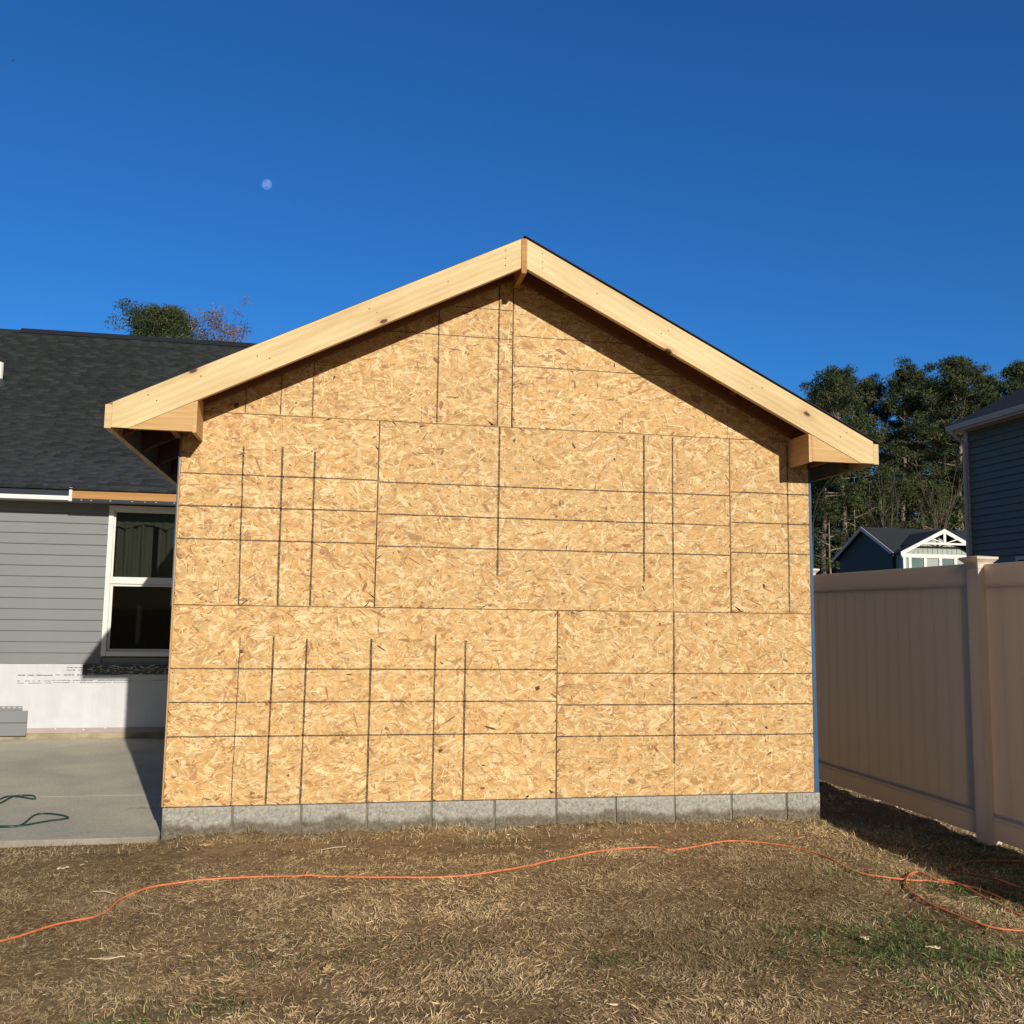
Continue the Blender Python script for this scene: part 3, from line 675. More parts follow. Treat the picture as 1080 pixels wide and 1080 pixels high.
# curtain: gathered cloth hung inside behind the upper sash, scalloped valance above
b = MB(); nx, nz = 140, 14
for i in range(nx+1):
    x = wx0+.2+i*((wx1-wx0-.4)/nx)
    for j in range(nz+1):
        t = j/nz; z = 4.9+t*2.1
        b.add([(x, D+.42+.07*math.sin(x*13+.6*math.sin(z))+.03*math.sin(x*31), z)], [])
gap = [i for i in range(nx) if -3.20 < wx0+.2+i*((wx1-wx0-.4)/nx) < -2.98]
b.f = [(i*(nz+1)+j, (i+1)*(nz+1)+j, (i+1)*(nz+1)+j+1, i*(nz+1)+j+1) for i in range(nx) for j in range(nz) if i not in gap]; b.m = [0]*len(b.f)
k0 = len(b.v); o2 = []
for i in range(nx+1):
    x = wx0+.2+i*((wx1-wx0-.4)/nx); zl = 6.72+.16*abs(math.sin(x*2.3)) 
    b.add([(x, D+.30+.03*math.sin(x*19), zl), (x, D+.30+.03*math.sin(x*19), 7.4)], [])
for i in range(nx): b.f.append((k0+2*i, k0+2*i+2, k0+2*i+3, k0+2*i+1)); b.m.append(0)
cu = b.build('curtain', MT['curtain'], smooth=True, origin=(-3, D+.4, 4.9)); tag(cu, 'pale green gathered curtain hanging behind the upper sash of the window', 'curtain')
# eave: fascia pieces, soffit
ez, ey = 7.95, 13.95
b = MB(); b.box(-5.60, -.1, ey, ey+.12, 7.60, 7.915); b.build('bare_fascia', MT['pine_old'], house, origin=(-3, ey, 7.7))['label'] = 'orange bare wood fascia'
b = MB(); b.box(XL-1, -5.62, ey-.0, ey+.12, 7.60, 7.93); b.build('fascia_cover', MT['navy'], house)['label'] = 'dark metal covered fascia'
b = MB(); b.box(XL-1, -5.585, ey-.003, ey+.1, 7.53, 7.598); b.box(XL-1, -5.60, ey-.06, ey-.004, 7.53, 7.67); b.box(-5.68, -5.585, ey-.07, ey+.0, 7.50, 7.96); b.build('drip_trim', MT['trim'], house)['label'] = 'white trim strip along the fascia'
b = MB(); b.box(XL-1, XR, ey+.101, D+.02, 7.562, 7.597); b.build('soffit', MT['greytrim'], house)
b = MB(); b.box(-5.58, -.1, ey-.03, ey+.1, 7.49, 7.597)
b.build('soffit_edge', MT['navy'], house)
b = MB()
for i in range(9): x = -5.3+i*.5+random.uniform(-.2, .2); b = MB(); b.box(x, x+random.uniform(.02, .07), ey-.045, ey-.031, 7.54, 7.556); b.build('fastener', MT['trim'], house)
# shingle roof
S = .583; yR = 31.4; zR = ez+S*(yR-ey)
roof = MB(); roof.prism([(ey-.06, ez-.02), (yR, zR-.03), (2*yR-ey, ez-.02), (2*yR-ey, ez-.12), (yR, zR-.5), (ey-.06, ez-.07)], XL-1, XR+.7, 'x')
rb = roof.build('roof', MT['felt'], house)
ns = math.sqrt(1+S*S); run = .40; nc = int((yR-ey+.1)*ns/run)
Vv, Cc, Cn, Fi2 = [], [], [], []
r = np.random.default_rng(9)
def quadbox(x0, x1, ya, za, yb, zb_, th, colr):
    # shingle tab: thick at the lower end
    o = len(Vv)
    up = np.array([0, -S, 1])/ns*th
    P = [(x0, ya, za), (x1, ya, za), (x1, yb, zb_), (x0, yb, zb_)]
    T = [(x0, ya+up[1], za+up[2]), (x1, ya+up[1], za+up[2])]
    Vv.extend(P+T); Cc.extend([colr]*6)
    Fi2.extend([(o+4, o+5, o+2, o+3), (o, o+1, o+5, o+4), (o, o+4, o+3), (o+1, o+2, o+5)])
for k in range(nc):
    ya = ey-.09+k*run/ns; za = ez+S*(ya-ey)-.005; yb = ya+run*1.08/ns; zb_ = ez+S*(yb-ey)-.005
    base = .030*(1+r.normal(0, .08))
    quadbox(XL-1.05, XR+.75, ya, za, yb, zb_, .028, (base*.75, base*.86, base*.9))
    x = XL-1+r.uniform(0, 1)
    while x < XR:
        w = r.uniform(.28, .75); gray = r.uniform(.024, .042)
        quadbox(x, min(x+w, XR+.7), ya-.004, za, yb-.01, zb_+.003, .042, (gray*.80, gray*.92, gray*.95)); x += w+r.uniform(.1, .5)
Vv = np.array(Vv)-np.array([-8, D, -.54])
me = big_mesh('shingles', Vv, np.array([i for f in Fi2 for i in f]), [len(f) for f in Fi2], np.array(Cc), [MT['shingle']])
link('shingles', me, rb, loc=np.zeros(3)); 
xrv = CAM[0]+(lambda d: (yR-CAM[1])/d[1]*d[0])(CF+CR*(23-540)/FPX-CU*(349-540)/FPX)
b = MB(); b.col((.02, .022, .026)); b.prism([(yR-.55, zR-.25), (yR, zR+.13), (yR+.55, zR-.25)], xrv, XR+.7, 'x'); b.build('ridge_vent', MT['shingle'], house)
b = MB(); b.col((.028, .03, .034)); b.prism([(yR-.5, zR-.26), (yR, zR+.03), (yR+.5, zR-.26)], XL-1, xrv-.01, 'x'); b.build('ridge_cap', MT['shingle'], house)
# vent pipe through the roof at the left frame edge
def roof_hit(u, v):
    d = CF+CR*(u-540)/FPX-CU*(v-540)/FPX
    t = (ez-S*ey-CAM[2]+S*CAM[1])/(d[2]-S*d[1]); return CAM+t*d
ph = roof_hit(-2, 405)
vp = empty('vent_pipe', ph, 'stubby white plumbing vent pipe standing on the dark roof at the left edge', 'vent pipe')
b = MB(); b.tube([ph+[0, 0, -.1], ph+[0, 0, .95]], .17, 20); b.build('pipe', MT['vinyl'], vp, smooth=False)
b = MB(); b.tube([ph+[0, 0, -.2], ph+[0, 0, .05], ph+[0, 0, .22]], [.42, .34, .19], 20); b.build('rubber_boot', MT['felt'], vp)

# ================================================================== CORDS
def spline(pts, per=10):
    P = [pts[0]]+list(pts)+[pts[-1]]; out = []
    for i in range(1, len(P)-2):
        p0, p1, p2, p3 = [np.array(q, float) for q in P[i-1:i+3]]
        for k in range(per):
            t = k/per; out.append(.5*((2*p1)+(-p0+p2)*t+(2*p0-5*p1+4*p2-p3)*t*t+(-p0+3*p1-3*p2+p3)*t**3))
    out.append(np.array(P[-2], float)); return out
def on_plane(u, v, z):
    d = CF+CR*(u-540)/FPX-CU*(v-540)/FPX; t = (z-CAM[2])/d[2]; return CAM+t*d
def ground_pt(u, v, lift=.04):
    z = -.6
    for _ in range(6): p = on_plane(u, v, z); z = float(gz(p[0], p[1]))
    return np.array([p[0], p[1], z+lift])
main = [(-60, 1004), (0, 994.5), (60, 978), (105, 965.5), (125, 953), (143, 943), (165, 936), (220, 928.5), (300, 926.5), (400, 927), (480, 927), (540, 918), (600, 906), (640, 898.5), (690, 895.5), (706, 897.5), (725, 896), (765, 890), (800, 890), (835, 895), (870, 906), (897, 919), (920, 925), (957, 930), (1000, 933), (1040, 943), (1080, 961), (1120, 985)]
r2 = [(1200, 1010), (1150, 975), (1080, 967), (1045, 951), (1010, 936), (985, 929), (968, 922), (958, 927), (957, 938), (975, 953), (1010, 968), (1045, 980), (1080, 984), (1130, 984)]
r3 = [(1220, 965), (1140, 950), (1080, 938), (1050, 929), (1018, 923), (1000, 921), (1004, 917), (1020, 910.5), (1050, 908.5), (1085, 911), (1130, 915)]
b = MB()
def cordpts(px, lift=.03):
    c = spline([ground_pt(u, v, 0) for u, v in px], 14); out = []
    zz = np.array([float(gz(p[0], p[1])) for p in c]); k = 15; pad = np.pad(zz, k, 'edge'); zs_ = np.convolve(pad, np.ones(2*k+1)/(2*k+1), 'valid')
    for i, p in enumerate(c): out.append(np.array([p[0], p[1], max(zs_[i]+lift, zz[i]+.02)+.006*math.sin(i*.11)]))
    return out
c1 = cordpts(main); b.tube(c1, .017, 8)
b.tube(cordpts(r2, .045), .017, 8); b.tube(cordpts(r3, .035), .017, 8)
e1, s2 = cordpts(main)[-1], cordpts(r2, .045)[0]
b.tube(cordpts([main[-1], (1190, 1010), (1230, 1020), r2[0]], .05), .017, 8)
b.tube(cordpts([r2[-1], (1200, 985), (1260, 980), r3[0]], .05), .017, 8)
tag(b.build('extension_cord', MT['cord'], smooth=True, origin=(5, -3.5, -.6)), 'long orange extension cord snaking over the dry lawn and coiling by the fence', 'extension cord')
def slabpts(px, z=-.52): return [on_plane(u, v, z) for u, v in px]
b = MB()
g1 = spline(slabpts([(-70, 885), (-20, 873), (20, 871), (50, 866), (71, 863), (66, 860), (48, 858), (36, 860), (24, 869), (10, 872), (-30, 872)]), 12)
b.tube(g1, .020, 8); g2 = spline(slabpts([(-30, 846), (-5, 844), (8, 840), (22, 840.5), (36, 842.5), (34, 839), (14, 840), (-4, 848), (-40, 850)], -.515), 12); b.tube(g2, .020, 8)
g3 = spline([g1[-1], slabpts([(-120, 866)])[0], slabpts([(-120, 850)])[0], g2[-1]], 10); b.tube(g3, .020, 8)
tag(b.build('green_cord', MT['green_cord'], smooth=True, origin=(-3, 2, -.52)), 'dark green cord lying in thin loops on the concrete patio', 'cord')

# scraps on the lawn
def scrap(name, u, v, L, w, a, mat, label, cat, lift=.03, group=None):
    p = ground_pt(u, v, 0); b = MB(); c, s = math.cos(a), math.sin(a); rr = random.Random(u)
    top = []
    n = 7
    for i in range(n+1):
        t = i/n-.5; ww = w*(1-abs(t)*1.3)*rr.uniform(.7, 1.1)
        for sg in (-1, 1): top.append((p[0]+t*L*c-sg*ww*s, p[1]+t*L*s+sg*ww*c, p[2]+lift+rr.uniform(0, .03)))
    k = len(top); b.add(top+[(q[0], q[1], q[2]-.012) for q in top], [(2*i, 2*i+2, 2*i+3, 2*i+1) for i in range(n)]+[(k+2*i, k+2*i+1, k+2*i+3, k+2*i+2) for i in range(n)]+[(2*i, k+2*i, k+2*i+2, 2*i+2) for i in range(n)]+[(2*i+1, 2*i+3, k+2*i+3, k+2*i+1) for i in range(n)])
    tag(b.build(name, mat, origin=tuple(p)), label, cat, group)
MT['leafdry'] = simple('dry_leaf', (.55, .36, .20), .7, .25, 20)
MT['chip'] = simple('wood_chip', (.62, .50, .34), .8, .2, 20)
scrap('wood_chip', 216, 894, .22, .045, .1, MT['leafdry'], 'pale wood chip on the bare soil in front of the concrete blocks', 'wood chip', .03)
scrap('wood_chip', 66, 919, .2, .03, .5, MT['chip'], 'thin curled wood chip on the lawn below the patio slab', 'wood chip', .05)
scrap('wood_chip', 113, 1016, .42, .05, .05, MT['chip'], 'flat cluster of wood shavings on the lawn at lower left', 'wood chip', .06)
scrap('wood_chip', 984, 1006, .2, .03, -.3, MT['chip'], 'bleached chip beside the green tuft at lower right', 'wood chip', .08)
scrap('wood_chip', 912, 996, .12, .035, -.6, MT['chip'], 'small grey chip left of the green tuft at lower right', 'wood chip', .08)
scrap('wood_chip', 560, 880, .16, .04, .3, MT['leafdry'], 'brown chip lying against the middle of the block course', 'wood chip', .03)
scrap('wood_chip', 345, 1028, .14, .04, .9, MT['leafdry'], 'dry brown leaf scrap on the lawn at lower middle left', 'leaf', .08)
b = MB(); b.tube([ground_pt(340, 899, .05), ground_pt(352, 897, .055), ground_pt(365, 895.5, .05)], .008, 5); tag(b.build('twig', MT['chip'], origin=tuple(ground_pt(352, 897))), 'straight pale twig on the bare soil before the blocks', 'twig')
b = MB(); b.tube([ground_pt(98, 945, .07), ground_pt(110, 946, .09), ground_pt(122, 948, .07)], .007, 5); tag(b.build('twig', MT['chip'], origin=tuple(ground_pt(110, 946))), 'pale twig just above the orange cord at left', 'twig')

# ================================================================== FENCE
XF = 18.0; ft_top, ft_bot = 5.22, -1.06
fence = empty('privacy_fence', (XF, 0, -1.1), 'tall white vinyl privacy fence of tongue and groove boards beside the addition', 'fence')
def panel(y0, y1, dz):
    zt, zb3 = ft_top+dz, ft_bot+dz*.3
    b = MB(); n = int((y1-y0)/.5); w = (y1-y0)/n
    for i in range(n):
        a, c = y0+i*w, y0+(i+1)*w; g = .014
        b.prism([(XF+.19, a), (XF+.19-.0, a+.001), (XF+.178, a+g), (XF+.178, c-g), (XF+.19, c-.001), (XF+.235, c-.001), (XF+.235, a)], zb3+.5, zt-.5, 'z')
    p = b.build('fence_panel', MT['fence_vinyl'], fence)
    b = MB(); b.box(XF+.15, XF+.27, y0, y1, zt-.56, zt); b.build('top_rail', MT['fence_vinyl'], p, bevel=.02)
    b = MB(); pr_ = [(XF+.15, zb3), (XF+.15, zb3+.42), (XF+.13, zb3+.435), (XF+.13, zb3+.47), (XF+.15, zb3+.485), (XF+.15, zb3+.53), (XF+.135, zb3+.545), (XF+.135, zb3+.575), (XF+.16, zb3+.59)]
    b.prism(pr_+[(2*XF+.42-a_, b_) for a_, b_ in pr_[::-1]], y0, y1, 'y'); b.build('bottom_rail', MT['fence_vinyl'], p)
def post(y, dz):
    zb4 = -1.3; zt = ft_top+dz+.10
    b = MB(); b.box(XF, XF+.35, y, y+.42, zb4, zt); p = b.build('fence_post', MT['post_vinyl'], fence, bevel=.012)
    b = MB(); c = (XF+.175, y+.21)
    prof = [(.225, zt-.20), (.235, zt-.10), (.25, zt-.06), (.30, zt-.01), (.335, zt+.02), (.335, zt+.07), (.31, zt+.075), (.0, zt+.115)]
    vs = []; 
    for h, z in prof: g_ = h*.84; vs += [(c[0]-g_, c[1]-h, z), (c[0]+g_, c[1]-h, z), (c[0]+g_, c[1]+h, z), (c[0]-g_, c[1]+h, z)]
    fs = [(4*i+k, 4*i+(k+1) % 4, 4*i+4+(k+1) % 4, 4*i+4+k) for i in range(len(prof)-1) for k in range(4)]+[(0, 3, 2, 1)]
    b.add(vs, fs); b.build('post_cap', MT['post_vinyl'], p)
ys = [15.6, 7.75, -.50, -7.9, -15.7, -23.5, -31.3]
for i, y in enumerate(ys):
    post(y, .10 if i == 0 else (.08 if i == 1 else 0))
    if i: panel(y+.42, ys[i-1], .08 if i == 1 else (.04 if i == 2 else 0))

# ================================================================== BLUE HOUSE (right)
bx, by = 40.0, 29.2
bh = empty('blue_house', (bx+15, 5, -.8), 'tall dark blue sided house behind the fence at the right edge', 'house')
b = MB(); b.box(bx+.06, bx+28, -25, by, -1.2, 15.3)
b.build('wall', MT['blue_siding'], bh)
b = MB(); z = -1.0
while z < 15.2:
    b.prism([(bx+.055, z), (bx-.035, z), (bx-.04, z+.02), (bx+.035, z+.40), (bx+.055, z+.40)], -24.9, by-.2, 'y'); z += .405
b.build('siding', MT['blue_siding'], bh)
b = MB(); b.box(bx-.08, bx+.3, by-.25, by+.03, -1.2, 15.05); b.build('corner_board', MT['greytrim'], bh, bevel=.01)
b = MB(); b.box(bx-.75, bx+.05, -26, by+.35, 15.0, 15.06); b.build('soffit', MT['greytrim'], bh)
b = MB(); b.box(bx-.82, bx-.75, -26, by+.35, 14.98, 15.42); b.build('fascia', MT['greytrim'], bh)
b = MB(); b.prism([(bx-1.08, 15.36), (bx-1.08, 15.32), (bx-1.0, 15.08), (bx-.83, 15.06), (bx-.83, 15.36)], -26, by+.35, 'y'); b.build('gutter', MT['greytrim'], bh)
b = MB(); pts = [(bx-.95, by-.05, 15.1), (bx-.9, by-.08, 14.9), (bx-.5, by-.1, 14.55), (bx-.16, by-.1, 14.3), (bx-.16, by-.1, -1)]; b.tube(pts, .11, 8); b.build('downspout', MT['greytrim'], bh)
b = MB(); b.col((.03, .033, .038)); b.prism([(bx-.98, 15.38), (bx+14, 15.38+.50*15.25), (bx+29.3, 15.38), (bx+29.3, 15.28), (bx+14, 15.1+.50*15.25), (bx-.98, 15.30)], -27, by+.5, 'y'); b.build('roof', MT['shingle'], bh)
b = MB(); b.prism([(bx+.1, 15.3), (bx+14, 15.0+.5*14.6), (bx+27.9, 15.3)], by-.3, by, 'y'); b.build('gable_wall', MT['blue_siding'], bh)
b = MB(); y1w = 25.3; b.box(bx-.12, bx+.02, y1w-3, y1w, 7.2, 7.4); b.box(bx-.12, bx+.02, y1w-.18, y1w, 3, 7.2); b.box(bx-.12, bx+.02, y1w-3, y1w-2.82, 3, 7.2); b.box(bx-.12, bx+.02, y1w-3, y1w, 2.8, 3)
wfr = b.build('window', MT['greytrim'], bh); b = MB(); b.box(bx-.06, bx-.05, y1w-2.82, y1w-.18, 3, 7.2); b.build('glass', MT['navy'], wfr)

# ================================================================== FAR HOUSE
def at(u, v, ax, val):
    d = CF+CR*(u-540)/FPX-CU*(v-540)/FPX; t = (val-CAM[ax])/d[ax]; return CAM+t*d
near = at(942, 583, 1, 78.0); xg = near[0]; far = at(879, 591, 0, xg); ze = near[2]; apex = at(913, 555, 0, xg)
ymid = apex[1]; zrd = apex[2]; ynr, yfr = near[1], far[1]; 
ymid = (ynr+yfr)/2; zrd = max(zrd, ze+3)
fh = empty('far_house', (xg+12, ymid, -.8), 'low dark teal house with a lit white gable beyond the fence', 'house')
xe2 = xg+34
b = MB(); b.prism([(ynr+.8, -1), (yfr-.8, -1), (yfr-.8, ze), (ymid, zrd-.35), (ynr+.8, ze)], xg+.4, xe2, 'x'); b.build('wall', MT['teal_siding'], fh)
b = MB(); b.col((.032, .036, .042)); sl = (zrd-ze)/(ymid-ynr)
b.prism([(ynr-.1, ze), (ymid, zrd), (yfr+.1, ze), (yfr+.1, ze-.25), (ymid, zrd-.3), (ynr-.1, ze-.25)], xg+.02, xe2+1, 'x'); b.build('roof', MT['shingle'], fh)
b = MB(); b.prism([(ynr-.12, ze-.42), (ynr-.12, ze+.0), (ymid, zrd+.03), (yfr+.12, ze), (yfr+.12, ze-.42), (ymid, zrd-.4)], xg-.08, xg+.015, 'x'); b.build('rake_trim', MT['greytrim'], fh)
# cross gable, facing the camera
yc = ynr-.6
aL, aA, aR = at(950, 583, 1, yc-1), at(996, 559, 1, yc-1), at(1046, 586, 1, yc-1)
zeC = aL[2]; xC = aA[0]; hw = xC-aL[0]; zA = aA[2]; slp = (zA-zeC)/hw
b = MB(); b.prism([(xC-hw+.9, -1), (xC+hw-.9, -1), (xC+hw-.9, zeC-.1), (xC, zA-.75), (xC-hw+.9, zeC-.1)], yc, ynr+1.4, 'y'); b.build('gable_wall', MT['sage'], fh)
b = MB(); b.col((.03, .034, .04)); b.prism([(xC-hw, zeC+.05), (xC, zA+.05), (xC+hw, zeC+.05), (xC+hw, zeC-.15), (xC, zA-.2), (xC-hw, zeC-.15)], yc-.9, ynr+.5, 'y'); hn = hw-2.2; zn = zA-slp*hn; b.prism([(xC-hn, zn+.05), (xC, zA+.05), (xC+hn, zn+.05), (xC+hn, zn-.15), (xC, zA-.2), (xC-hn, zn-.15)], ynr+.5, ymid, 'y'); b.build('cross_roof', MT['shingle'], fh)
tz = at(996, 573, 1, yc-1)[2]; tw = .30
b = MB(); yt0, yt1 = yc-1.05, yc-.92
for s in (-1, 1):
    b.prism([(xC, zA+.12), (xC+s*hw, zeC+.12), (xC+s*hw, zeC-tw), (xC, zA-tw-.05)], yt0, yt1, 'y')
    xk = xC+s*.55*(zA-tz)/slp; zk = zA-slp*abs(xk-xC)
    b.prism([(xC, tz), (xC+s*.24, tz), (xk+s*.16, zk-.2), (xk-s*.06, zk-.12)], yt0+.02, yt1-.02, 'y')
b.box(xC-.16, xC+.16, yt0+.01, yt1-.01, tz, zA-.1)
hwT = (zA-tz)/slp; b.box(xC-hwT, xC+hwT, yt0+.012, yt1-.012, tz-.18, tz+.05)
b.build('gable_truss', MT['trim'], fh)
zb5 = at(996, 585, 1, yc)[2]
xk = xC-hw+1
while xk < xC+hw-1: b = MB(); b.box(xk, xk+.09, yc-.06, yc-.002, zb5, min(zA-.9, zA-.9-slp*abs(xk-xC))); xk += .62; b.build('batten', MT['sage'], fh)
b = MB(); b.box(xC-hw+.7, xC+hw-.7, yc-.15, yc-.003, zb5-.45, zb5)
for k in [k_ for k_ in range(-4, 5) if abs(k_*1.95) < hw-.9]: b.box(xC+k*1.95-.18, xC+k*1.95+.18, yc-.14, yc-.004, zb5-6, zb5-.451)
b.build('porch_trim', MT['trim'], fh)
for k in (-2, 0): 
    b = MB(); b.box(xC+k*1.95+.19, xC+(k+1)*1.95-.19, yc-.06, yc-.02, zb5-5, zb5-.46); b.build('window', MT['glass'] if False else simple('far_window_glass', (.10, .16, .15), .15, .3, 1, 0, .6), fh)
b = MB(); b.box(xC-hw+.85, xC-hw+1.15, yc-.16, yc-.01, zb5-7, zeC-.2); b.build('corner_board', MT['trim'], fh)

# ================================================================== TREES
def foliage(centers, radii, per, rs, size, cols, flat=.7):
    """leaf-sized slivers spread through many clumps"""
    n = len(centers)*per; c = np.repeat(centers, per, 0); rad = np.repeat(radii, per)[:, None]
    d = rs.normal(0, 1, (n, 3)); d /= np.linalg.norm(d, axis=1)[:, None]; rr = rs.random((n, 1))**.45
    p = c+d*rr*rad*np.array([1, 1, flat])
    u = rs.normal(0, 1, (n, 3)); u += d*.9; u /= np.linalg.norm(u, axis=1)[:, None]
    w = np.cross(u, rs.normal(0, 1, (n, 3))); w /= np.linalg.norm(w, axis=1)[:, None]
    s = size*rs.uniform(.6, 1.4, (n, 1))
    V = np.stack([p-w*s*.17, p+w*s*.17, p+u*s], 1).reshape(-1, 3)
    base = np.array(cols)[rs.integers(0, len(cols), len(centers))]
    C = np.repeat(base, per, 0)*(.6+.8*rs.random((n, 1)))
    return V, np.arange(n*3), [3]*n, np.repeat(C, 3, 0)
GREENS = [(.045, .068, .026), (.066, .086, .032), (.032, .050, .022), (.088, .100, .038), (.050, .070, .032)]
hts = {}
def make_pine(seed, H, base, R, nl=34, per=46, leaf=.75, cols=GREENS, lean=.0):
    rs = np.random.default_rng(seed); tr = MB()
    pts = []; dx, dy = rs.normal(0, .02, 2)
    for i in range(9): t = i/8; pts.append(np.array([H*(dx+lean)*t+rs.normal(0, .15), H*dy*t+rs.normal(0, .15), H*.97*t]))
    rad = [max(.06, H*.0135*(1-.88*i/8)) for i in range(9)]
    tr.tube(pts, rad, 8)
    def tp(h): f = min(h/(H*.97), .999)*8; i = int(f); return pts[i]+(pts[i+1]-pts[i])*(f-i)
    cen, rds = [], []
    for k in range(nl):
        t = (k+rs.random())/nl; h = base+(H-base)*t*.97; th = k*2.4+rs.normal(0, .4)
        prof = R*(.40+.75*math.sin(math.pi*min(1, t*.85+.18)))*(1-t**3*.55)*rs.uniform(.55, 1.15)
        p0 = tp(h); up = .12+.55*t+rs.normal(0, .1)
        d = np.array([math.cos(th), math.sin(th), up]); d /= np.linalg.norm(d)
        e = p0+d*prof; mid = p0+d*prof*.5+np.array([0, 0, -.06*prof])
        tr.tube([p0, mid, e], [max(.05, .011*prof+.08), .07, .03], 5, cap=False)
        m = 3+int(prof/2.2)
        for j in range(m):
            f = rs.uniform(.35, 1.05); q = p0+(e-p0)*f+rs.normal(0, .12*prof*f+.2, 3)*np.array([1, 1, .55])
            cen.append(q); rds.append(rs.uniform(.9, 1.9)*(.75+R*.03))
            if j % 2 == 0: tr.tube([p0+(e-p0)*f*.8, q], [.05, .02], 4, cap=False)
    for j in range(26): cen.append(tp(H*rs.uniform(.88, .985))+rs.normal(0, 1, 3)*np.array([R*.24, R*.24, .8])); rds.append(rs.uniform(1.0, 1.8)*(.7+R*.03))
    # dead stubs on the bare trunk
    for j in range(7):
        h = rs.uniform(base*.45, base*1.05); p0 = tp(h); th = rs.uniform(0, 6.28); L = rs.uniform(1, 4); tr.tube([p0, p0+np.array([math.cos(th)*L, math.sin(th)*L, rs.uniform(-.5, .6)])], [.06, .02], 4, cap=False)
    tm = tr.mesh('trunk', MT['bark'], smooth=True)
    V, Fi, ct, C = foliage(np.array(cen), np.array(rds), per, rs, leaf, cols)
    hts[id(tm)] = (V[:, 2].max(), V[:, 0].max()); return tm, big_mesh('crown', V, Fi, ct, C, [MT['leaf']])
def make_bare(seed, H, cols=None, spread=.9, per=10, lv0=0, lsz=.2, lr=.7):
    rs = np.random.default_rng(seed); tr = MB(); tips = []
    def grow(p, d, L, r_, lv):
        n = 4; P = [p]; q = p.copy(); dd = d.copy()
        for i in range(n): dd = dd+rs.normal(0, .10, 3); dd[2] += .05; dd /= np.linalg.norm(dd); q = q+dd*L/n; P.append(q.copy())
        tr.tube(P, [r_*(1-.5*i/n) for i in range(n+1)], 6 if lv < 2 else 4, cap=False)
        if lv >= 5 or L < .5: tips.append(q); return
        for k in range(3 if lv < 4 else 2):
            nd = dd+rs.normal(0, .42*spread, 3); nd[2] += .12; nd /= np.linalg.norm(nd); s0 = P[rs.integers(2, n+1)]
            grow(s0, nd, L*rs.uniform(.55, .8), r_*.5, lv+1)
    grow(np.zeros(3), np.array([0, 0, 1.]), H*(.33 if lv0 == 0 else .5), H*.012, lv0)
    tm = tr.mesh('trunk', MT['bark_grey'])
    tv = np.array(tr.v); hts[id(tm)] = (np.percentile(tv[:, 2], 88), tv[:, 0].max())
    if cols is None: return tm, None
    V, Fi, ct, C = foliage(np.array(tips), np.full(len(tips), lr), per, rs, lsz, cols)
    return tm, big_mesh('crown', V, Fi, ct, C, [MT['leaf']])
def plant(kind, name, x, y, z, rz, sc, label, cat, group=None, ztop=None):
    if ztop is not None: sc = (ztop-z)/hts[id(kind[0])][0]
    r_ = bpy.data.objects.new(name, None); COL.objects.link(r_); r_.location = np.array([x, y, z])*FT; r_.rotation_euler = (0, 0, rz); r_.scale = (sc,)*3
    tag(r_, label, cat, group); tm, cm = kind
    t = bpy.data.objects.new('trunk', tm); COL.objects.link(t); t.parent = r_
    if cm: c = bpy.data.objects.new('crown', cm); COL.objects.link(c); c.parent = r_
    return r_
PV = [make_pine(100, 58, 30, 10, 34, 150, .55), make_pine(101, 58, 31, 9, 26, 120, .55), make_pine(102, 58, 25, 12, 40, 150, .55), make_pine(103, 58, 31, 9.5, 32, 140, .55), make_pine(104, 58, 36, 7.5, 24, 120, .55)]
UV = [make_pine(110, 26, 7, 6, 20, 50, .45, [(.06, .08, .025), (.045, .06, .02), (.08, .10, .03)]), make_pine(111, 30, 12, 5.5, 18, 50, .45, [(.05, .065, .02), (.035, .05, .018)])]
def at_y(u, v, y): p = at(u, v, 1, y); return p[0], p[2]
front = [(889, 384, 158, 0, 'tall pine with a rounded top right of the addition eave'),
         (941, 379, 165, 1, 'tall open pine with sky showing through its crown'),
         (1003, 376, 160, 2, 'broadest dense pine in the middle of the wood behind the far house'),
         (1072, 381, 168, 3, 'pine rising above the roof of the blue house'),
         (862, 402, 172, 3, 'pine partly hidden by the right eave of the addition'),
         (968, 386, 176, 3, 'slim pine between the open pine and the broad dense one'),
         (1038, 392, 172, 0, 'pine just left of the blue house roof line'),
         (1105, 372, 165, 2, 'pine mostly hidden behind the blue house roof'),
         (914, 398, 178, 0, 'lower pine filling the dip between the two rounded tops'),
         (1020, 402, 185, 1, 'shaded pine behind the broad dense pine'),
         (985, 400, 190, 3, 'rear pine in shade just left of the broad dense pine')]
for i, (u, v, y, k, lab) in enumerate(front):
    x, z = at_y(u, v, y); plant(PV[k], 'pine_tree', x, y, -2, i*1.7, 1, lab, 'pine tree', 'pines of the wood beyond the far house', z)
low = [(872, 520, 140, 1, 'small bright pine low beside the right wall of the addition'), (900, 505, 150, 0, 'young pine behind the left end of the far house'), (930, 490, 152, 1, 'young pine above the peak of the dark teal gable'),
       (958, 495, 155, 0, 'young leafy pine above the shingled far roof'), (1010, 480, 158, 1, 'young pine touching the corner of the blue house'), (985, 500, 150, 0, 'young pine above the white gable truss')]
for i, (u, v, y, k, lab) in enumerate(low):
    x, z = at_y(u, v, y); plant(UV[k], 'young_pine', x, y, -2, i*2.3+1, 1, lab, 'young pine', 'young pines at the edge of the wood', z)
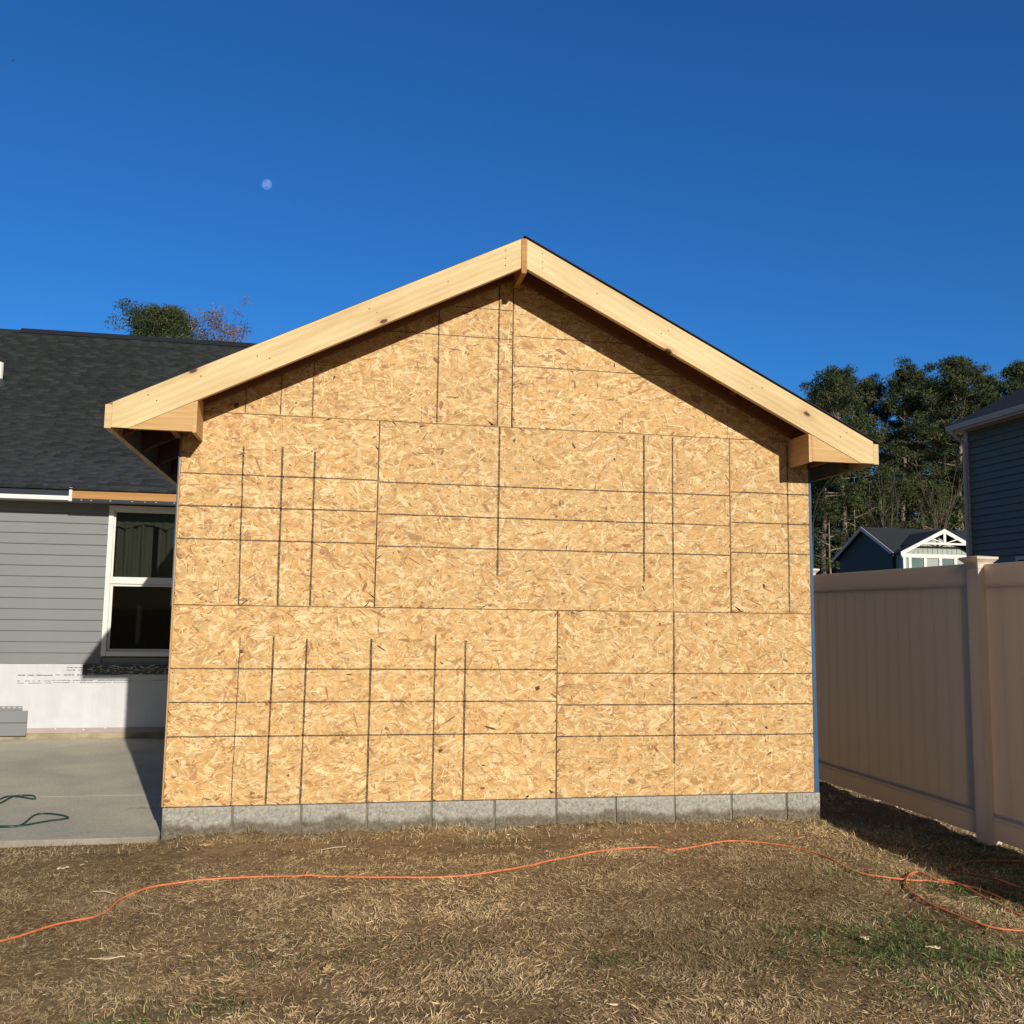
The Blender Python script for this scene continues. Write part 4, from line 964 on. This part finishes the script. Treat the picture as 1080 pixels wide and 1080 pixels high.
# deeper wood, one mass
V_, F_, N_, C_ = [], [], [], []; o = 0; rs = np.random.default_rng(77); cen = []
for i in range(4300):
    x = rs.uniform(118, 235) if i < 2900 else rs.uniform(235, 420); y = rs.uniform(195, 235); z = rs.uniform(0, 1)*42
    cen.append((x, y, z))
V, Fi, ct, C = foliage(np.array(cen), rs.uniform(1.8, 3.6, len(cen)), 42, rs, 1.5, [(.030, .042, .018), (.022, .032, .014), (.040, .050, .022)])
tag(link('deep_woods', big_mesh('deep_woods', V, Fi, ct, C, [MT['leaf']])), 'dark mass of pine wood behind the separate pines at right', 'woods', kind='stuff')
# slim grey trunks in front of the wood
BT = [make_bare(120, 34, None, .5, lv0=2), make_bare(121, 30, None, .5, lv0=2), make_bare(122, 30, [(.06, .075, .025), (.05, .065, .02)], .6, 12, lv0=1)]
for i, (u, v, y, k, lab) in enumerate([(877, 530, 112, 0, 'bare grey sapling standing just right of the addition wall'), (934, 512, 118, 1, 'bare grey sapling above the dark teal gable'),
                                      (966, 500, 120, 2, 'thin leafy sapling above the far shingled roof')]):
    x, z = at_y(u, v, y); plant(BT[k], 'sapling', x, y, -2, i, 1, lab, 'sapling', 'saplings at the edge of the wood', z)
# trees behind the main house
x, z = at_y(163, 316, 75); plant(make_pine(130, 38, 22, 5.9, 66, 170, .30), 'pine_tree', x, 75, -1, .4, 1, 'dense rounded pine showing above the dark roof at left', 'pine tree', None, z)
x, z = at_y(190, 322, 79); plant(make_pine(131, 36, 22, 4.4, 46, 170, .30), 'pine_tree', x, 79, -1, 2.4, 1, 'lower pine against the reddish budding tree above the roof', 'pine tree', None, z)
rt = make_bare(132, 40, [(.19, .10, .038), (.13, .075, .03), (.23, .13, .05)], .38, 40, 0, .25, .9); x, z = at_y(228, 342, 80)
tv_ = np.array([v.co for v in rt[0].vertices])/FT; sc_ = (z+1)/np.percentile(tv_[:, 2], 97); top_ = tv_[tv_[:, 2] > np.percentile(tv_[:, 2], 85)].mean(0)*sc_
plant(rt, 'budding_tree', x-top_[0], 80-top_[1], -1, 0, sc_, 'reddish budding tree above the roof beside the pine', 'tree')
bt = make_bare(133, 36, [(.22, .11, .07)], .8, 3); x, z = at_y(7, 66, 30); tv_ = np.array([v.co for v in bt[0].vertices])/FT; vm = tv_[np.argmax(tv_[:, 0])]; sc_ = (z+3)/vm[2]
plant(bt, 'budding_tree', x-vm[0]*sc_, 30-vm[1]*sc_, -3, 0, sc_, 'tall bare tree whose twig tips enter at the upper left edge', 'tree')

# ================================================================== MOON
md_ = CF+CR*(281.5-540)/FPX-CU*(194.5-540)/FPX; md_ /= np.linalg.norm(md_)
mp = CAM+md_*26000; b = MB(); R_ = 26000*4.9/FPX; n1, n2 = 24, 40
for i in range(n1+1):
    for j in range(n2): a, c = math.pi*i/n1, 2*math.pi*j/n2; b.add([(mp[0]+R_*math.sin(a)*math.cos(c), mp[1]+R_*math.sin(a)*math.sin(c), mp[2]+R_*math.cos(a))], [])
b.f = [(i*n2+j, i*n2+(j+1) % n2, (i+1)*n2+(j+1) % n2, (i+1)*n2+j) for i in range(n1) for j in range(n2)]; b.m = [0]*len(b.f)
m, nt, bs = new_mat('moon_surface'); f = noise(nt, coords(nt), .03, 4)
df = nt.nodes.new('ShaderNodeBsdfDiffuse'); nt.links.new(ramp(nt, f, [(.35, (.02, .03, .05)), (.6, (.09, .10, .125))]), df.inputs[0])
tr = nt.nodes.new('ShaderNodeBsdfTransparent'); ad = nt.nodes.new('ShaderNodeAddShader'); nt.links.new(df.outputs[0], ad.inputs[0]); nt.links.new(tr.outputs[0], ad.inputs[1])
nt.links.new(ad.outputs[0], nt.nodes['Material Output'].inputs[0])
mo = b.build('moon', m, smooth=True, origin=tuple(mp)); tag(mo, 'small pale daytime moon in the clear blue sky', 'moon')

# ================================================================== LIGHT, SKY, CAMERA
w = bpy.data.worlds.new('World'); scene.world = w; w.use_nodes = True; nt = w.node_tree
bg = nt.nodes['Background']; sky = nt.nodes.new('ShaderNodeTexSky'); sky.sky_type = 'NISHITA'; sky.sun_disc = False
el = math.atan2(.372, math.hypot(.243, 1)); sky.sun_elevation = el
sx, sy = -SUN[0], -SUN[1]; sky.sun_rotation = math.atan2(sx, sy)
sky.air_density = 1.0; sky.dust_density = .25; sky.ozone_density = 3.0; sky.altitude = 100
# added tint: deep blue opposite the sun; sun side dimmed, warmed to deepen shadows
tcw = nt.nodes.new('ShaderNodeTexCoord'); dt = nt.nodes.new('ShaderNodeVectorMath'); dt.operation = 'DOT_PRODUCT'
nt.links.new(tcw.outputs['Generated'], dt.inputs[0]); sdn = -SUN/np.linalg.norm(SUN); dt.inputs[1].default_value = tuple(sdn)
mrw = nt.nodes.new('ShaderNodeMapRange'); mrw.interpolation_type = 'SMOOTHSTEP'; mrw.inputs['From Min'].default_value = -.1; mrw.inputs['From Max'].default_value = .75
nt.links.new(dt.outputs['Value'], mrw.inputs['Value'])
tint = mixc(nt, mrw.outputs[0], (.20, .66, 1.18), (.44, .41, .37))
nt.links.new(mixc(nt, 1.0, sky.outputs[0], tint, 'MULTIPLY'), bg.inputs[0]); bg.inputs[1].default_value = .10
sd = bpy.data.lights.new('sun', 'SUN'); sd.energy = 5.0; sd.angle = math.radians(.53); sd.color = (1, .92, .80)
so = bpy.data.objects.new('sun', sd); COL.objects.link(so); so.rotation_euler = Vector(tuple(SUN)).to_track_quat('-Z', 'Y').to_euler()
cd = bpy.data.cameras.new('camera'); co = bpy.data.objects.new('camera', cd); COL.objects.link(co)
cd.sensor_width = 36; cd.lens = 36*FPX/1080; cd.clip_end = 30000; cd.clip_start = .05
M = Matrix(((CR[0], CU[0], -CF[0]), (CR[1], CU[1], -CF[1]), (CR[2], CU[2], -CF[2]))).to_4x4(); M.translation = Vector(tuple(CAM*FT)); co.matrix_world = M
scene.camera = co
for o in bpy.data.objects:
    if '_o' in o: del o['_o']
scene.view_settings.view_transform = 'Standard'; scene.view_settings.look = 'None'; scene.view_settings.exposure = 0; scene.view_settings.gamma = 1
scene.cycles.max_bounces = 6; scene.cycles.transparent_max_bounces = 12
